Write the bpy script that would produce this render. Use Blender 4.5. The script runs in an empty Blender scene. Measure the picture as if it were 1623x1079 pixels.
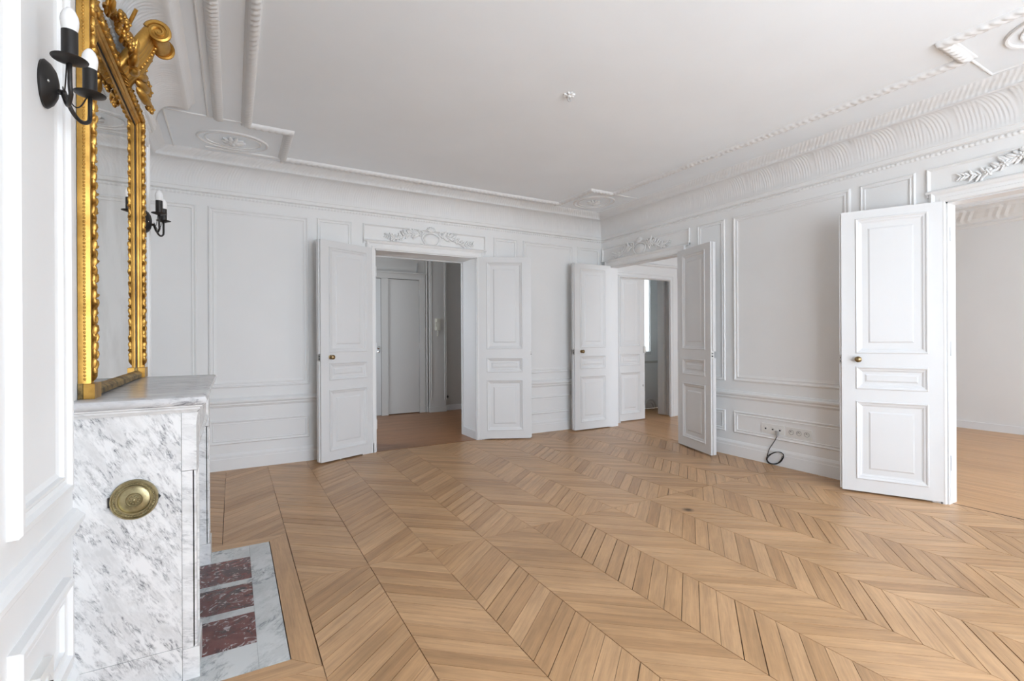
import bpy, bmesh, math, random
from mathutils import Vector, Matrix, Quaternion
random.seed(7)
C = bpy.context.scene.collection
PI = math.pi
R = math.radians

# ------------------------------------------------------------------ camera, world, exposure
F, HY, YAW, ROLL = 771.6, 535.93, 29.856, 0.3
cam = bpy.data.cameras.new('camera')
cam.sensor_fit = 'HORIZONTAL'; cam.sensor_width = 36.0
cam.lens = 36.0 * F / 1623.0
cam.shift_y = (HY - 539.5) / 1623.0
cam.clip_start = 0.02; cam.clip_end = 200
co = bpy.data.objects.new('camera', cam); C.objects.link(co)
fwd = Vector((math.sin(R(YAW)), math.cos(R(YAW)), 0))
rgt = Vector((math.cos(R(YAW)), -math.sin(R(YAW)), 0))
m = Matrix((rgt, Vector((0, 0, 1)), -fwd)).transposed().to_4x4()
co.matrix_world = Matrix.Translation((0, 0, 1.25)) @ m @ Matrix.Rotation(R(-ROLL), 4, 'Z')
sc = bpy.context.scene
sc.camera = co
sc.view_settings.view_transform = 'Standard'
sc.view_settings.look = 'None'
sc.view_settings.gamma = 1.0
sc.view_settings.use_curve_mapping = False
sc.view_settings.exposure = 0.0
try:
    sc.cycles.use_denoising = True
    sc.cycles.denoiser = 'OPENIMAGEDENOISE'
except Exception:
    pass
sc.cycles.max_bounces = 14
sc.cycles.diffuse_bounces = 10
sc.cycles.glossy_bounces = 6
sc.cycles.sample_clamp_indirect = 8.0
sc.cycles.caustics_reflective = False
sc.cycles.caustics_refractive = False

SKY = 14.0
w = bpy.data.worlds.new('world'); sc.world = w; w.use_nodes = True
nt = w.node_tree; nt.nodes.clear()
wo = nt.nodes.new('ShaderNodeOutputWorld'); bg = nt.nodes.new('ShaderNodeBackground')
tc = nt.nodes.new('ShaderNodeTexCoord'); sx = nt.nodes.new('ShaderNodeSeparateXYZ')
rp = nt.nodes.new('ShaderNodeValToRGB')
mr = nt.nodes.new('ShaderNodeMapRange')
mr.inputs['From Min'].default_value = -1; mr.inputs['From Max'].default_value = 1
nt.links.new(tc.outputs['Generated'], sx.inputs[0]); nt.links.new(sx.outputs['Z'], mr.inputs['Value'])
nt.links.new(mr.outputs[0], rp.inputs[0]); nt.links.new(rp.outputs[0], bg.inputs['Color'])
nt.links.new(bg.outputs[0], wo.inputs[0])
e = rp.color_ramp.elements
e[0].position = 0.40; e[0].color = (0.83, 0.89, 0.96, 1)      # street and stone facades below the horizon
e[1].position = 0.60; e[1].color = (0.84, 0.935, 1.06, 1)      # overcast sky
bg.inputs['Strength'].default_value = SKY

# ------------------------------------------------------------------ room measures
XR, YB, XW, XL, YF = 4.602, 5.421, -0.468, -0.78, -1.40   # right wall, back wall, chimney breast, left wall, window wall
ZC = 2.95
BY0, BY1 = 1.49, 3.93                                      # chimney breast along Y
RT = 0.12                                                  # right wall thickness
BT = 0.431                                                 # back wall thickness
DH = 2.245                                                 # door opening height
A0, A1 = 1.365, 2.615                                      # opening in the back wall (X)
B0, B1 = 4.012, 5.245                                      # opening in the right wall, far (Y)
C0, C1 = 0.285, 1.53                                       # opening in the right wall, near (Y)
NX = 8.63                                                  # far wall of the next room

# daylight portals in the window openings (they add no light of their own, they only guide the sampling)
WINS = [(0.60, 1.90), (2.20, 3.50), (5.35, 6.55), (7.0, 8.2)]
WZ0, WZ1 = 0.12, 2.62
for a, b in WINS:
    l = bpy.data.lights.new('window_portal', 'AREA'); l.shape = 'RECTANGLE'
    l.size = b - a; l.size_y = WZ1 - WZ0; l.cycles.is_portal = True
    lo = bpy.data.objects.new('window_portal', l); C.objects.link(lo)
    lo.location = ((a + b) / 2, YF - 0.28, (WZ0 + WZ1) / 2); lo.rotation_euler = (R(90), 0, 0)

l = bpy.data.lights.new('window_portal', 'AREA'); l.shape = 'RECTANGLE'; l.size = 0.8; l.size_y = 1.35; l.cycles.is_portal = True
lo = bpy.data.objects.new('window_portal', l); C.objects.link(lo); lo.location = (-0.29, 6.85, 1.625); lo.rotation_euler = (R(90), 0, R(-90))
l = bpy.data.lights.new('window_portal', 'AREA'); l.shape = 'RECTANGLE'; l.size = 0.67; l.size_y = 1.47; l.cycles.is_portal = True
lo = bpy.data.objects.new('window_portal', l); C.objects.link(lo); lo.location = (6.085, 6.34, 1.685); lo.rotation_euler = (R(-90), 0, 0)

# ------------------------------------------------------------------ materials
def mat(name, col, rough=0.5, metal=0.0, spec=0.5):
    m = bpy.data.materials.new(name); m.use_nodes = True
    b = m.node_tree.nodes['Principled BSDF']
    b.inputs['Base Color'].default_value = (*col, 1)
    b.inputs['Roughness'].default_value = rough
    b.inputs['Metallic'].default_value = metal
    b.inputs['Specular IOR Level'].default_value = spec
    return m
def N(m, t, **kw):
    n = m.node_tree.nodes.new(t)
    for k, v in kw.items():
        if k in n.inputs: n.inputs[k].default_value = v
        else: setattr(n, k, v)
    return n
def L(m, a, b): m.node_tree.links.new(a, b)
def ramp(m, fac, stops):
    r = N(m, 'ShaderNodeValToRGB'); el = r.color_ramp.elements
    while len(el) < len(stops): el.new(0.5)
    for e, (p, c) in zip(el, stops):
        e.position = p; e.color = (*c, 1) if len(c) == 3 else c
    L(m, fac, r.inputs[0]); return r
def bsdf(m): return m.node_tree.nodes['Principled BSDF']
def bump(m, h, strength, dist=0.002):
    b = N(m, 'ShaderNodeBump', Strength=strength, Distance=dist)
    L(m, h, b.inputs['Height']); L(m, b.outputs[0], bsdf(m).inputs['Normal'])

def paint(name, col, rough, br=0.05):
    m = mat(name, col, rough, 0, 0.4)
    t = N(m, 'ShaderNodeTexCoord'); n = N(m, 'ShaderNodeTexNoise', Scale=1.7, Detail=4.0)
    L(m, t.outputs['Object'], n.inputs['Vector'])
    c0 = tuple(x * 0.975 for x in col)
    r = ramp(m, n.outputs['Fac'], [(0.35, c0), (0.65, col)])
    L(m, r.outputs[0], bsdf(m).inputs['Base Color'])
    n2 = N(m, 'ShaderNodeTexNoise', Scale=90.0, Detail=2.0)
    L(m, t.outputs['Object'], n2.inputs['Vector']); bump(m, n2.outputs['Fac'], br, 0.001)
    return m
WALL = paint('wall_paint', (0.77, 0.78, 0.78), 0.55)
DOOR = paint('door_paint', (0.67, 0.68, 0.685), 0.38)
CEIL = paint('ceiling_paint', (0.84, 0.89, 0.935), 0.7)
CORN = paint('plaster_paint', (0.745, 0.755, 0.76), 0.6)
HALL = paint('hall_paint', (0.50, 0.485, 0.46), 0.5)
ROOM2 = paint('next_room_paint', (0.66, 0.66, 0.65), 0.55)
PLASTIC = mat('white_plastic', (0.72, 0.72, 0.70), 0.35)
IVORY = mat('ivory_plastic', (0.62, 0.60, 0.52), 0.4)
GREYPL = mat('grey_plastic', (0.36, 0.36, 0.355), 0.4)
BLACK = mat('black_rubber', (0.012, 0.012, 0.013), 0.45)
BRONZE = mat('dark_bronze', (0.020, 0.018, 0.017), 0.42, 0.25)
BULB = mat('opal_bulb', (0.86, 0.86, 0.86), 0.25)
BULBW = mat('bulb_base', (0.80, 0.80, 0.79), 0.45)
CHROME = mat('chrome', (0.75, 0.75, 0.75), 0.18, 1.0)
IRON = mat('iron_shutter', (0.03, 0.03, 0.03), 0.5, 0.4)
DARKGAP = mat('dark_gap', (0.02, 0.012, 0.007), 0.9)

def brass(name, c1, c2, rough, scale=40):
    m = mat(name, c1, rough, 0.9)
    t = N(m, 'ShaderNodeTexCoord'); n = N(m, 'ShaderNodeTexNoise', Scale=float(scale), Detail=5.0, Roughness=0.65)
    L(m, t.outputs['Object'], n.inputs['Vector'])
    r = ramp(m, n.outputs['Fac'], [(0.36, c2), (0.58, c1)])
    L(m, r.outputs[0], bsdf(m).inputs['Base Color'])
    return m
GOLD = brass('gilding', (0.62, 0.36, 0.09), (0.40, 0.22, 0.05), 0.40, 7)
bump(GOLD, N(GOLD, 'ShaderNodeTexNoise', Scale=60.0).outputs['Fac'], 0.10, 0.002)
GOLDW = brass('worn_gilding', (0.40, 0.27, 0.10), (0.10, 0.07, 0.035), 0.5, 18)
BRASS = brass('aged_brass', (0.40, 0.345, 0.20), (0.25, 0.21, 0.11), 0.36, 30)
KNOBM = brass('knob_brass', (0.34, 0.25, 0.13), (0.12, 0.08, 0.035), 0.3, 60)

MIRROR = mat('old_mirror', (0.80, 0.80, 0.78), 0.015, 1.0)
def mk_mirror():
    m = MIRROR; t = N(m, 'ShaderNodeTexCoord')
    n = N(m, 'ShaderNodeTexNoise', Scale=3.0, Detail=8.0, Roughness=0.6); L(m, t.outputs['Object'], n.inputs['Vector'])
    r = ramp(m, n.outputs['Fac'], [(0.40, (0.62, 0.61, 0.58)), (0.62, (0.82, 0.82, 0.80))])
    L(m, r.outputs[0], bsdf(m).inputs['Base Color'])
mk_mirror()

def marble(name, stretch, rot, base=(0.80, 0.80, 0.79), vein=(0.20, 0.205, 0.22), sc_=6.0, amount=0.5):
    """white ground, soft grey clouds and broken streaks running one way"""
    m = mat(name, base, 0.22, 0, 0.5)
    t = N(m, 'ShaderNodeTexCoord'); r0 = N(m, 'ShaderNodeMapping'); r0.inputs['Rotation'].default_value = rot
    mp = N(m, 'ShaderNodeMapping'); mp.inputs['Scale'].default_value = stretch
    L(m, t.outputs['Object'], r0.inputs['Vector']); L(m, r0.outputs[0], mp.inputs['Vector'])
    n1 = N(m, 'ShaderNodeTexNoise', Scale=sc_, Detail=10.0, Roughness=0.66, Distortion=0.35); L(m, mp.outputs[0], n1.inputs['Vector'])
    n2 = N(m, 'ShaderNodeTexNoise', Scale=sc_ * 5.0, Detail=8.0, Roughness=0.75, Distortion=0.6); L(m, mp.outputs[0], n2.inputs['Vector'])
    n3 = N(m, 'ShaderNodeTexNoise', Scale=sc_ * 0.55, Detail=5.0, Roughness=0.6); L(m, r0.outputs[0], n3.inputs['Vector'])
    s_ = N(m, 'ShaderNodeMath', operation='SUBTRACT'); s_.inputs[1].default_value = 0.5; L(m, n1.outputs['Fac'], s_.inputs[0])
    a = N(m, 'ShaderNodeMath', operation='ABSOLUTE'); L(m, s_.outputs[0], a.inputs[0])
    v = ramp(m, a.outputs[0], [(0.0, (1, 1, 1)), (0.028, (0.5,) * 3), (0.085, (0, 0, 0))])
    k = ramp(m, n2.outputs['Fac'], [(0.40, (0, 0, 0)), (0.60, (1, 1, 1))])
    g = ramp(m, n3.outputs['Fac'], [(0.38, (0.15,) * 3), (0.58, (1, 1, 1))])
    p1 = N(m, 'ShaderNodeMath', operation='MULTIPLY'); L(m, v.outputs[0], p1.inputs[0]); L(m, k.outputs[0], p1.inputs[1])
    p2 = N(m, 'ShaderNodeMath', operation='MULTIPLY'); L(m, p1.outputs[0], p2.inputs[0]); L(m, g.outputs[0], p2.inputs[1])
    am = N(m, 'ShaderNodeMath', operation='MULTIPLY'); am.inputs[1].default_value = amount; L(m, p2.outputs[0], am.inputs[0])
    cl = ramp(m, n1.outputs['Fac'], [(0.34, tuple(x * 0.78 for x in base)), (0.50, base)])
    mix = N(m, 'ShaderNodeMix', data_type='RGBA'); L(m, am.outputs[0], mix.inputs['Factor'])
    L(m, cl.outputs[0], mix.inputs['A']); mix.inputs['B'].default_value = (*vein, 1)
    L(m, mix.outputs['Result'], bsdf(m).inputs['Base Color'])
    return m
MARBLE = marble('white_marble', (1.0, 1.0, 0.27), (0, R(29), 0), base=(0.71, 0.71, 0.705), vein=(0.08, 0.085, 0.10), sc_=21.0, amount=1.0)
MARBLEP = marble('pilaster_marble', (0.5, 0.5, 1.6), (0, R(-20), 0), base=(0.70, 0.70, 0.695), sc_=9.0, amount=0.8)
MARBLET = marble('shelf_marble', (0.30, 2.2, 1.0), (0, 0, R(8)), base=(0.60, 0.60, 0.605), vein=(0.07, 0.07, 0.08), sc_=11.0, amount=1.0)
MARBLEH = marble('hearth_marble', (1.0, 0.5, 1.0), (0, 0, R(35)), base=(0.58, 0.595, 0.59), vein=(0.12, 0.135, 0.145), sc_=7.0, amount=0.9)
def mk_red():
    m = mat('red_marble', (0.16, 0.035, 0.03), 0.2)
    t = N(m, 'ShaderNodeTexCoord')
    n = N(m, 'ShaderNodeTexNoise', Scale=9.0, Detail=7.0, Roughness=0.6, Distortion=1.4); L(m, t.outputs['Object'], n.inputs['Vector'])
    v = N(m, 'ShaderNodeTexNoise', Scale=17.0, Detail=4.0, Roughness=0.6, Distortion=2.2); L(m, t.outputs['Object'], v.inputs['Vector'])
    r1 = ramp(m, n.outputs['Fac'], [(0.35, (0.035, 0.016, 0.017)), (0.5, (0.11, 0.024, 0.021)), (0.7, (0.17, 0.052, 0.042))])
    r2 = ramp(m, v.outputs['Fac'], [(0.565, (0, 0, 0)), (0.63, (0.9, 0.9, 0.9))])
    mix = N(m, 'ShaderNodeMix', data_type='RGBA'); L(m, r2.outputs[0], mix.inputs['Factor'])
    L(m, r1.outputs[0], mix.inputs['A']); mix.inputs['B'].default_value = (0.46, 0.41, 0.40, 1)
    L(m, mix.outputs['Result'], bsdf(m).inputs['Base Color']); return m
REDM = mk_red()

def wood(name, cols, rough, grain=0.5, stain=False, wear=1.0):
    m = mat(name, cols[1], rough, 0, 0.45)
    oi = N(m, 'ShaderNodeObjectInfo'); at = N(m, 'ShaderNodeAttribute', attribute_name='rnd'); uv = N(m, 'ShaderNodeUVMap')
    ad = N(m, 'ShaderNodeMath', operation='ADD'); L(m, oi.outputs['Random'], ad.inputs[0]); L(m, at.outputs['Fac'], ad.inputs[1])
    fr = N(m, 'ShaderNodeMath', operation='FRACT'); L(m, ad.outputs[0], fr.inputs[0])
    cb = N(m, 'ShaderNodeCombineXYZ'); mu = N(m, 'ShaderNodeMath', operation='MULTIPLY'); mu.inputs[1].default_value = 53.0
    L(m, fr.outputs[0], mu.inputs[0]); L(m, mu.outputs[0], cb.inputs['Z']); L(m, mu.outputs[0], cb.inputs['X'])
    va = N(m, 'ShaderNodeVectorMath', operation='ADD'); L(m, uv.outputs[0], va.inputs[0]); L(m, cb.outputs[0], va.inputs[1])
    mp = N(m, 'ShaderNodeMapping'); mp.inputs['Scale'].default_value = (2.2, 34.0, 1.0); L(m, va.outputs[0], mp.inputs['Vector'])
    n = N(m, 'ShaderNodeTexNoise', Scale=1.0, Detail=6.0, Roughness=0.62, Distortion=0.5); L(m, mp.outputs[0], n.inputs['Vector'])
    mp2 = N(m, 'ShaderNodeMapping'); mp2.inputs['Scale'].default_value = (9.0, 160.0, 1.0); L(m, va.outputs[0], mp2.inputs['Vector'])
    n2 = N(m, 'ShaderNodeTexNoise', Scale=1.0, Detail=3.0); L(m, mp2.outputs[0], n2.inputs['Vector'])
    base = ramp(m, fr.outputs[0], [(0.0, cols[0]), (0.35, cols[1]), (0.7, cols[2]), (1.0, cols[1])])
    gr = ramp(m, n.outputs['Fac'], [(0.28, (1 - grain,) * 3), (0.62, (1.06,) * 3)])
    gr2 = ramp(m, n2.outputs['Fac'], [(0.30, (1 - grain * 0.55,) * 3), (0.55, (1, 1, 1))])
    x1 = N(m, 'ShaderNodeMix', data_type='RGBA', blend_type='MULTIPLY'); x1.inputs['Factor'].default_value = 1
    L(m, base.outputs[0], x1.inputs['A']); L(m, gr.outputs[0], x1.inputs['B'])
    x2 = N(m, 'ShaderNodeMix', data_type='RGBA', blend_type='MULTIPLY'); x2.inputs['Factor'].default_value = 1
    L(m, x1.outputs['Result'], x2.inputs['A']); L(m, gr2.outputs[0], x2.inputs['B'])
    # worn and waxed patches over the whole floor
    ge = N(m, 'ShaderNodeNewGeometry'); wn = N(m, 'ShaderNodeTexNoise', Scale=1.5, Detail=6.0, Roughness=0.65)
    L(m, ge.outputs['Position'], wn.inputs['Vector'])
    wr = ramp(m, wn.outputs['Fac'], [(0.32, (1 - 0.16 * wear, 1 - 0.18 * wear, 1 - 0.21 * wear)), (0.6, (1 + 0.03 * wear,) * 3)])
    x3 = N(m, 'ShaderNodeMix', data_type='RGBA', blend_type='MULTIPLY'); x3.inputs['Factor'].default_value = 1
    L(m, x2.outputs['Result'], x3.inputs['A']); L(m, wr.outputs[0], x3.inputs['B'])
    out = x3.outputs['Result']
    if stain:   # one old burn mark
        d = N(m, 'ShaderNodeVectorMath', operation='DISTANCE'); d.inputs[1].default_value = stain; L(m, ge.outputs['Position'], d.inputs[0])
        dr = ramp(m, d.outputs['Value'], [(0.012, (0.18, 0.16, 0.14)), (0.05, (1, 1, 1))])
        x4 = N(m, 'ShaderNodeMix', data_type='RGBA', blend_type='MULTIPLY'); x4.inputs['Factor'].default_value = 1
        L(m, out, x4.inputs['A']); L(m, dr.outputs[0], x4.inputs['B']); out = x4.outputs['Result']
    L(m, out, bsdf(m).inputs['Base Color'])
    rr = N(m, 'ShaderNodeMapRange'); rr.inputs['To Min'].default_value = rough - 0.08 * wear; rr.inputs['To Max'].default_value = rough + 0.12 * wear
    L(m, wn.outputs['Fac'], rr.inputs['Value']); L(m, rr.outputs[0], bsdf(m).inputs['Roughness'])
    bump(m, n2.outputs['Fac'], 0.12, 0.001)
    return m
OAK = wood('oak_parquet', [(0.43, 0.248, 0.120), (0.51, 0.304, 0.152), (0.58, 0.358, 0.19)], 0.32, 0.25, stain=(2.86, 2.43, 0))
STRIP = wood('oak_strips', [(0.46, 0.245, 0.105), (0.50, 0.28, 0.125), (0.54, 0.31, 0.145)], 0.30, 0.22, wear=0.4)
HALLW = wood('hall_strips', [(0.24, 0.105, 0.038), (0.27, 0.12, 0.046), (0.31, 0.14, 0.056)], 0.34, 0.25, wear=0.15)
def mk_frost():
    m = mat('frosted_glass', (0.85, 0.88, 0.88), 0.4)
    t = N(m, 'ShaderNodeBsdfTranslucent'); t.inputs['Color'].default_value = (0.40, 0.40, 0.39, 1)
    mx = N(m, 'ShaderNodeMixShader'); mx.inputs[0].default_value = 0.92
    L(m, bsdf(m).outputs[0], mx.inputs[1]); L(m, t.outputs[0], mx.inputs[2])
    L(m, mx.outputs[0], m.node_tree.nodes['Material Output'].inputs['Surface'])
    return m
FROST = mk_frost()

# ------------------------------------------------------------------ mesh helpers
class MB:
    def __init__(s): s.v = []; s.f = []; s.uv = None
    def add(s, vs, fs):
        o = len(s.v); s.v += [tuple(x) for x in vs]; s.f += [tuple(i + o for i in f) for f in fs]
    def box(s, a, b, mtx=None):
        x0, y0, z0 = a; x1, y1, z1 = b
        vs = [Vector(p) for p in ((x0, y0, z0), (x1, y0, z0), (x1, y1, z0), (x0, y1, z0), (x0, y0, z1), (x1, y0, z1), (x1, y1, z1), (x0, y1, z1))]
        if mtx: vs = [mtx @ p for p in vs]
        s.add(vs, [(0, 3, 2, 1), (4, 5, 6, 7), (0, 1, 5, 4), (1, 2, 6, 5), (2, 3, 7, 6), (3, 0, 4, 7)])
        return s
    def prism(s, poly, z0, z1):
        n = len(poly)
        vs = [(p[0], p[1], z0) for p in poly] + [(p[0], p[1], z1) for p in poly]
        s.add(vs, [tuple(range(n - 1, -1, -1)), tuple(range(n, 2 * n))] + [(i, (i + 1) % n, n + (i + 1) % n, n + i) for i in range(n)])
        return s
    def extr(s, pts, vec):
        n = len(pts); vec = Vector(vec); pts = [Vector(p) for p in pts]
        s.add(pts + [p + vec for p in pts], [tuple(range(n - 1, -1, -1)), tuple(range(n, 2 * n))] + [(i, (i + 1) % n, n + (i + 1) % n, n + i) for i in range(n)])
        return s
    def lathe(s, prof, seg=20, mtx=None):
        vs = []; k = len(prof)
        for j in range(seg):
            a = 2 * PI * j / seg
            for r, z in prof:
                p = Vector((r * math.cos(a), r * math.sin(a), z)); vs.append(mtx @ p if mtx else p)
        fs = [(j * k + i, ((j + 1) % seg) * k + i, ((j + 1) % seg) * k + i + 1, j * k + i + 1) for j in range(seg) for i in range(k - 1)]
        s.add(vs, fs); return s
    def tube(s, pts, r, seg=8, closed=False):
        pts = [Vector(p) for p in pts]; n = len(pts); rs = r if isinstance(r, (list, tuple)) else [r] * n
        up = None; vs = []
        for i, p in enumerate(pts):
            a = pts[(i - 1) % n] if (closed or i) else p; b = pts[(i + 1) % n] if (closed or i < n - 1) else p
            t = (b - a).normalized()
            if up is None: up = t.orthogonal().normalized()
            up = (up - t * up.dot(t)); up = up.normalized() if up.length > 1e-6 else t.orthogonal().normalized()
            q = t.cross(up)
            for j in range(seg):
                an = 2 * PI * j / seg; vs.append(p + (up * math.cos(an) + q * math.sin(an)) * rs[i])
        fs = []
        for i in range(n if closed else n - 1):
            for j in range(seg):
                fs.append((i * seg + j, i * seg + (j + 1) % seg, ((i + 1) % n) * seg + (j + 1) % seg, ((i + 1) % n) * seg + j))
        if not closed: fs += [tuple(range(seg - 1, -1, -1)), tuple((n - 1) * seg + j for j in range(seg))]
        s.add(vs, fs); return s
    def ell(s, c, ax, seg=8, rings=5):       # ellipsoid from three axis vectors
        c = Vector(c); A, B, D = [Vector(a) for a in ax]
        vs = [c - D]
        for i in range(1, rings):
            t = PI * i / rings; z = -math.cos(t); r = math.sin(t)
            for j in range(seg):
                a = 2 * PI * j / seg; vs.append(c + A * (r * math.cos(a)) + B * (r * math.sin(a)) + D * z)
        vs.append(c + D); last = len(vs) - 1
        fs = [(0, 1 + (j + 1) % seg, 1 + j) for j in range(seg)]
        for i in range(rings - 2):
            o = 1 + i * seg
            fs += [(o + j, o + (j + 1) % seg, o + seg + (j + 1) % seg, o + seg + j) for j in range(seg)]
        o = 1 + (rings - 2) * seg
        fs += [(o + j, o + (j + 1) % seg, last) for j in range(seg)]
        s.add(vs, fs); return s
    def sweep(s, path, nrm, prof, closed=False, step=None, ripple=None, caps=True):
        """profile (a, h): a sideways (nrm x direction), h along nrm; mitred at the corners"""
        P = [Vector(p) for p in path]; nrm = Vector(nrm).normalized(); n = len(P); k = len(prof)
        ns = n if closed else n - 1
        T = [(P[(i + 1) % n] - P[i]).normalized() for i in range(ns)]
        Ls = [nrm.cross(t) for t in T]
        def mit(i):
            if closed or 0 < i < n - 1:
                a, b = Ls[(i - 1) % ns], Ls[i % ns]; d = 1 + a.dot(b)
                return (a + b) / d if d > 1e-4 else b
            return Ls[0] if i == 0 else Ls[-1]
        pn = []
        for i in range(k):
            a = prof[max(0, i - 1)]; b = prof[min(k - 1, i + 1)]; d = Vector((b[0] - a[0], b[1] - a[1]))
            d = d.normalized() if d.length > 1e-9 else Vector((1, 0)); pn.append((-d.y, d.x))
        rows = []
        for i in range(ns):
            p0, p1 = P[i], P[(i + 1) % n]; l0, l1 = mit(i), mit((i + 1) % n if closed else i + 1)
            ln = (p1 - p0).length; c = max(1, int(ln / step)) if step else 1
            for j in range(c + (1 if (not closed and i == ns - 1) else 0)):
                t = j / c; p = p0.lerp(p1, t); l = l0.lerp(l1, t); row = []
                for q, (a, h) in enumerate(prof):
                    d = ripple(i, t * ln, q, ln) if ripple else 0.0
                    row.append(p + l * (a + pn[q][0] * d) + nrm * (h + pn[q][1] * d))
                rows.append(row)
        m_ = len(rows); o = len(s.v)
        for r in rows: s.v += [tuple(x) for x in r]
        for i in range(m_ if closed else m_ - 1):
            b = ((i + 1) % m_)
            for q in range(k - 1):
                s.f.append((o + i * k + q, o + b * k + q, o + b * k + q + 1, o + i * k + q + 1))
        if not closed and caps and k > 2:
            s.f.append(tuple(o + q for q in range(k))); s.f.append(tuple(o + (m_ - 1) * k + q for q in range(k - 1, -1, -1)))
        return s

def obj(name, mb, mt, parent=None, smooth=False, loc=None, recalc=True):
    me = bpy.data.meshes.new(name); me.from_pydata(mb.v, [], mb.f); me.materials.append(mt)
    if recalc:
        bm = bmesh.new(); bm.from_mesh(me); bmesh.ops.recalc_face_normals(bm, faces=bm.faces[:]); bm.to_mesh(me); bm.free()
    if smooth is True:
        me.polygons.foreach_set('use_smooth', [True] * len(me.polygons))
    elif smooth:
        me.polygons.foreach_set('use_smooth', [True] * len(me.polygons)); me.set_sharp_from_angle(angle=R(smooth))
    o = bpy.data.objects.new(name, me); C.objects.link(o)
    if parent: o.parent = parent
    if loc: o.location = loc
    return o
def tag(o, label, cat, group=None, kind=None):
    o['label'] = label
    if cat: o['category'] = cat
    if group: o['group'] = group
    if kind: o['kind'] = kind
    return o
def thing(name, label, cat, loc=(0, 0, 0), rz=0, group=None, kind=None):
    o = bpy.data.objects.new(name, None); C.objects.link(o); o.empty_display_size = 0.1
    o.location = loc; o.rotation_euler = (0, 0, rz)
    return tag(o, label, cat, group, kind)
def struct(name, mb, mt, label, cat, smooth=False):
    return tag(obj(name, mb, mt, None, smooth), label, cat, None, 'structure')

# ------------------------------------------------------------------ room shell
def wall_x(mb, y0, y1, x0, x1, openings, top=ZC):      # wall running along X with (a, b, z0, z1) openings
    cur = x0
    for a, b, z0, z1 in sorted(openings):
        mb.box((cur, y0, 0), (a, y1, top))
        if z0 > 0: mb.box((a, y0, 0), (b, y1, z0))
        mb.box((a, y0, z1), (b, y1, top)); cur = b
    mb.box((cur, y0, 0), (x1, y1, top)); return mb
def wall_y(mb, x0, x1, y0, y1, openings, top=ZC):
    cur = y0
    for a, b, z0, z1 in sorted(openings):
        mb.box((x0, cur, 0), (x1, a, top))
        if z0 > 0: mb.box((x0, a, 0), (x1, b, z0))
        mb.box((x0, a, z1), (x1, b, top)); cur = b
    mb.box((x0, cur, 0), (x1, y1, top)); return mb

wall_back = struct('wall_back', wall_x(MB(), YB, YB + BT, XL - 0.1, XR, [(A0, A1, 0, DH)]), WALL, 'white panelled back wall with an open double doorway', 'wall')
wall_right = struct('wall_right', wall_y(MB(), XR, XR + RT, YF, YB + BT, [(B0, B1, 0, DH), (C0, C1, 0, DH)]), WALL, 'white panelled right wall with two double doorways', 'wall')
wall_left = struct('wall_left', MB().box((XL - 0.1, YF, 0), (XL, YB, ZC)).box((XL, BY0, 0), (XW, BY1, ZC)), WALL, 'white left wall with the projecting chimney breast', 'wall')
wf = MB(); wall_x(wf, YF - 0.30, YF, XL - 0.1, NX + 0.1, [(a, b, WZ0, WZ1) for a, b in WINS])
wall_front = struct('wall_front', wf, WALL, 'white window wall behind the viewer', 'wall')
ceiling = struct('ceiling', MB().box((XL - 0.1, YF - 0.3, ZC), (NX + 0.1, 8.5, ZC + 0.12)), CEIL, 'flat white plaster ceiling with moulded borders', 'ceiling')
# next room (right), hall (behind the back wall), corridor
D0, D1, DY = 4.845, 6.075, 5.43
nb = MB(); wall_x(nb, DY, DY + 0.10, XR + RT, NX + 0.1, [(D0, D1, 0, 2.235)])
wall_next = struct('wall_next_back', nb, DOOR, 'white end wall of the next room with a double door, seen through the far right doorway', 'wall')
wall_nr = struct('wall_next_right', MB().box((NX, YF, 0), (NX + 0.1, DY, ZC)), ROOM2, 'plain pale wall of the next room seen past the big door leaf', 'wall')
HX0, HX1, HYB = -0.2, 4.3, 7.95
hw = MB(); wall_y(hw, HX0 - 0.1, HX0, YB + BT, HYB + 0.2, [(6.45, 7.25, 0.95, 2.30)]); hw.box((HX1, YB + BT, 0), (HX1 + 0.1, HYB + 0.2, ZC))  # unseen window opening on the left, added and sized to brighten the hall
wall_x(hw, HYB, HYB + 0.15, HX0, HX1, [(1.56, 2.80, 0, 2.255)])
hw.box((1.5, HYB + 0.12, 0), (2.86, HYB + 0.15, 2.3))
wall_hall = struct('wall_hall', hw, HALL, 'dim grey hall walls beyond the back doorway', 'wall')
cw = MB(); cw.box((4.4, DY + 0.1, 0), (4.6, 6.9, ZC)); cw.box((6.06, DY + 0.1, 0), (6.2, 5.72, ZC)); cw.box((7.4, DY + 0.1, 0), (7.5, 6.9, ZC))
cw.box((6.2, DY + 0.1, 0), (7.4, 5.72, ZC))
wall_x(cw, 6.25, 6.35, 4.6, 7.4, [(5.75, 6.42, 0.95, 2.42)])
wall_corr = struct('wall_corridor', cw, WALL, 'grey corridor walls behind the open white double door', 'wall')

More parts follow.
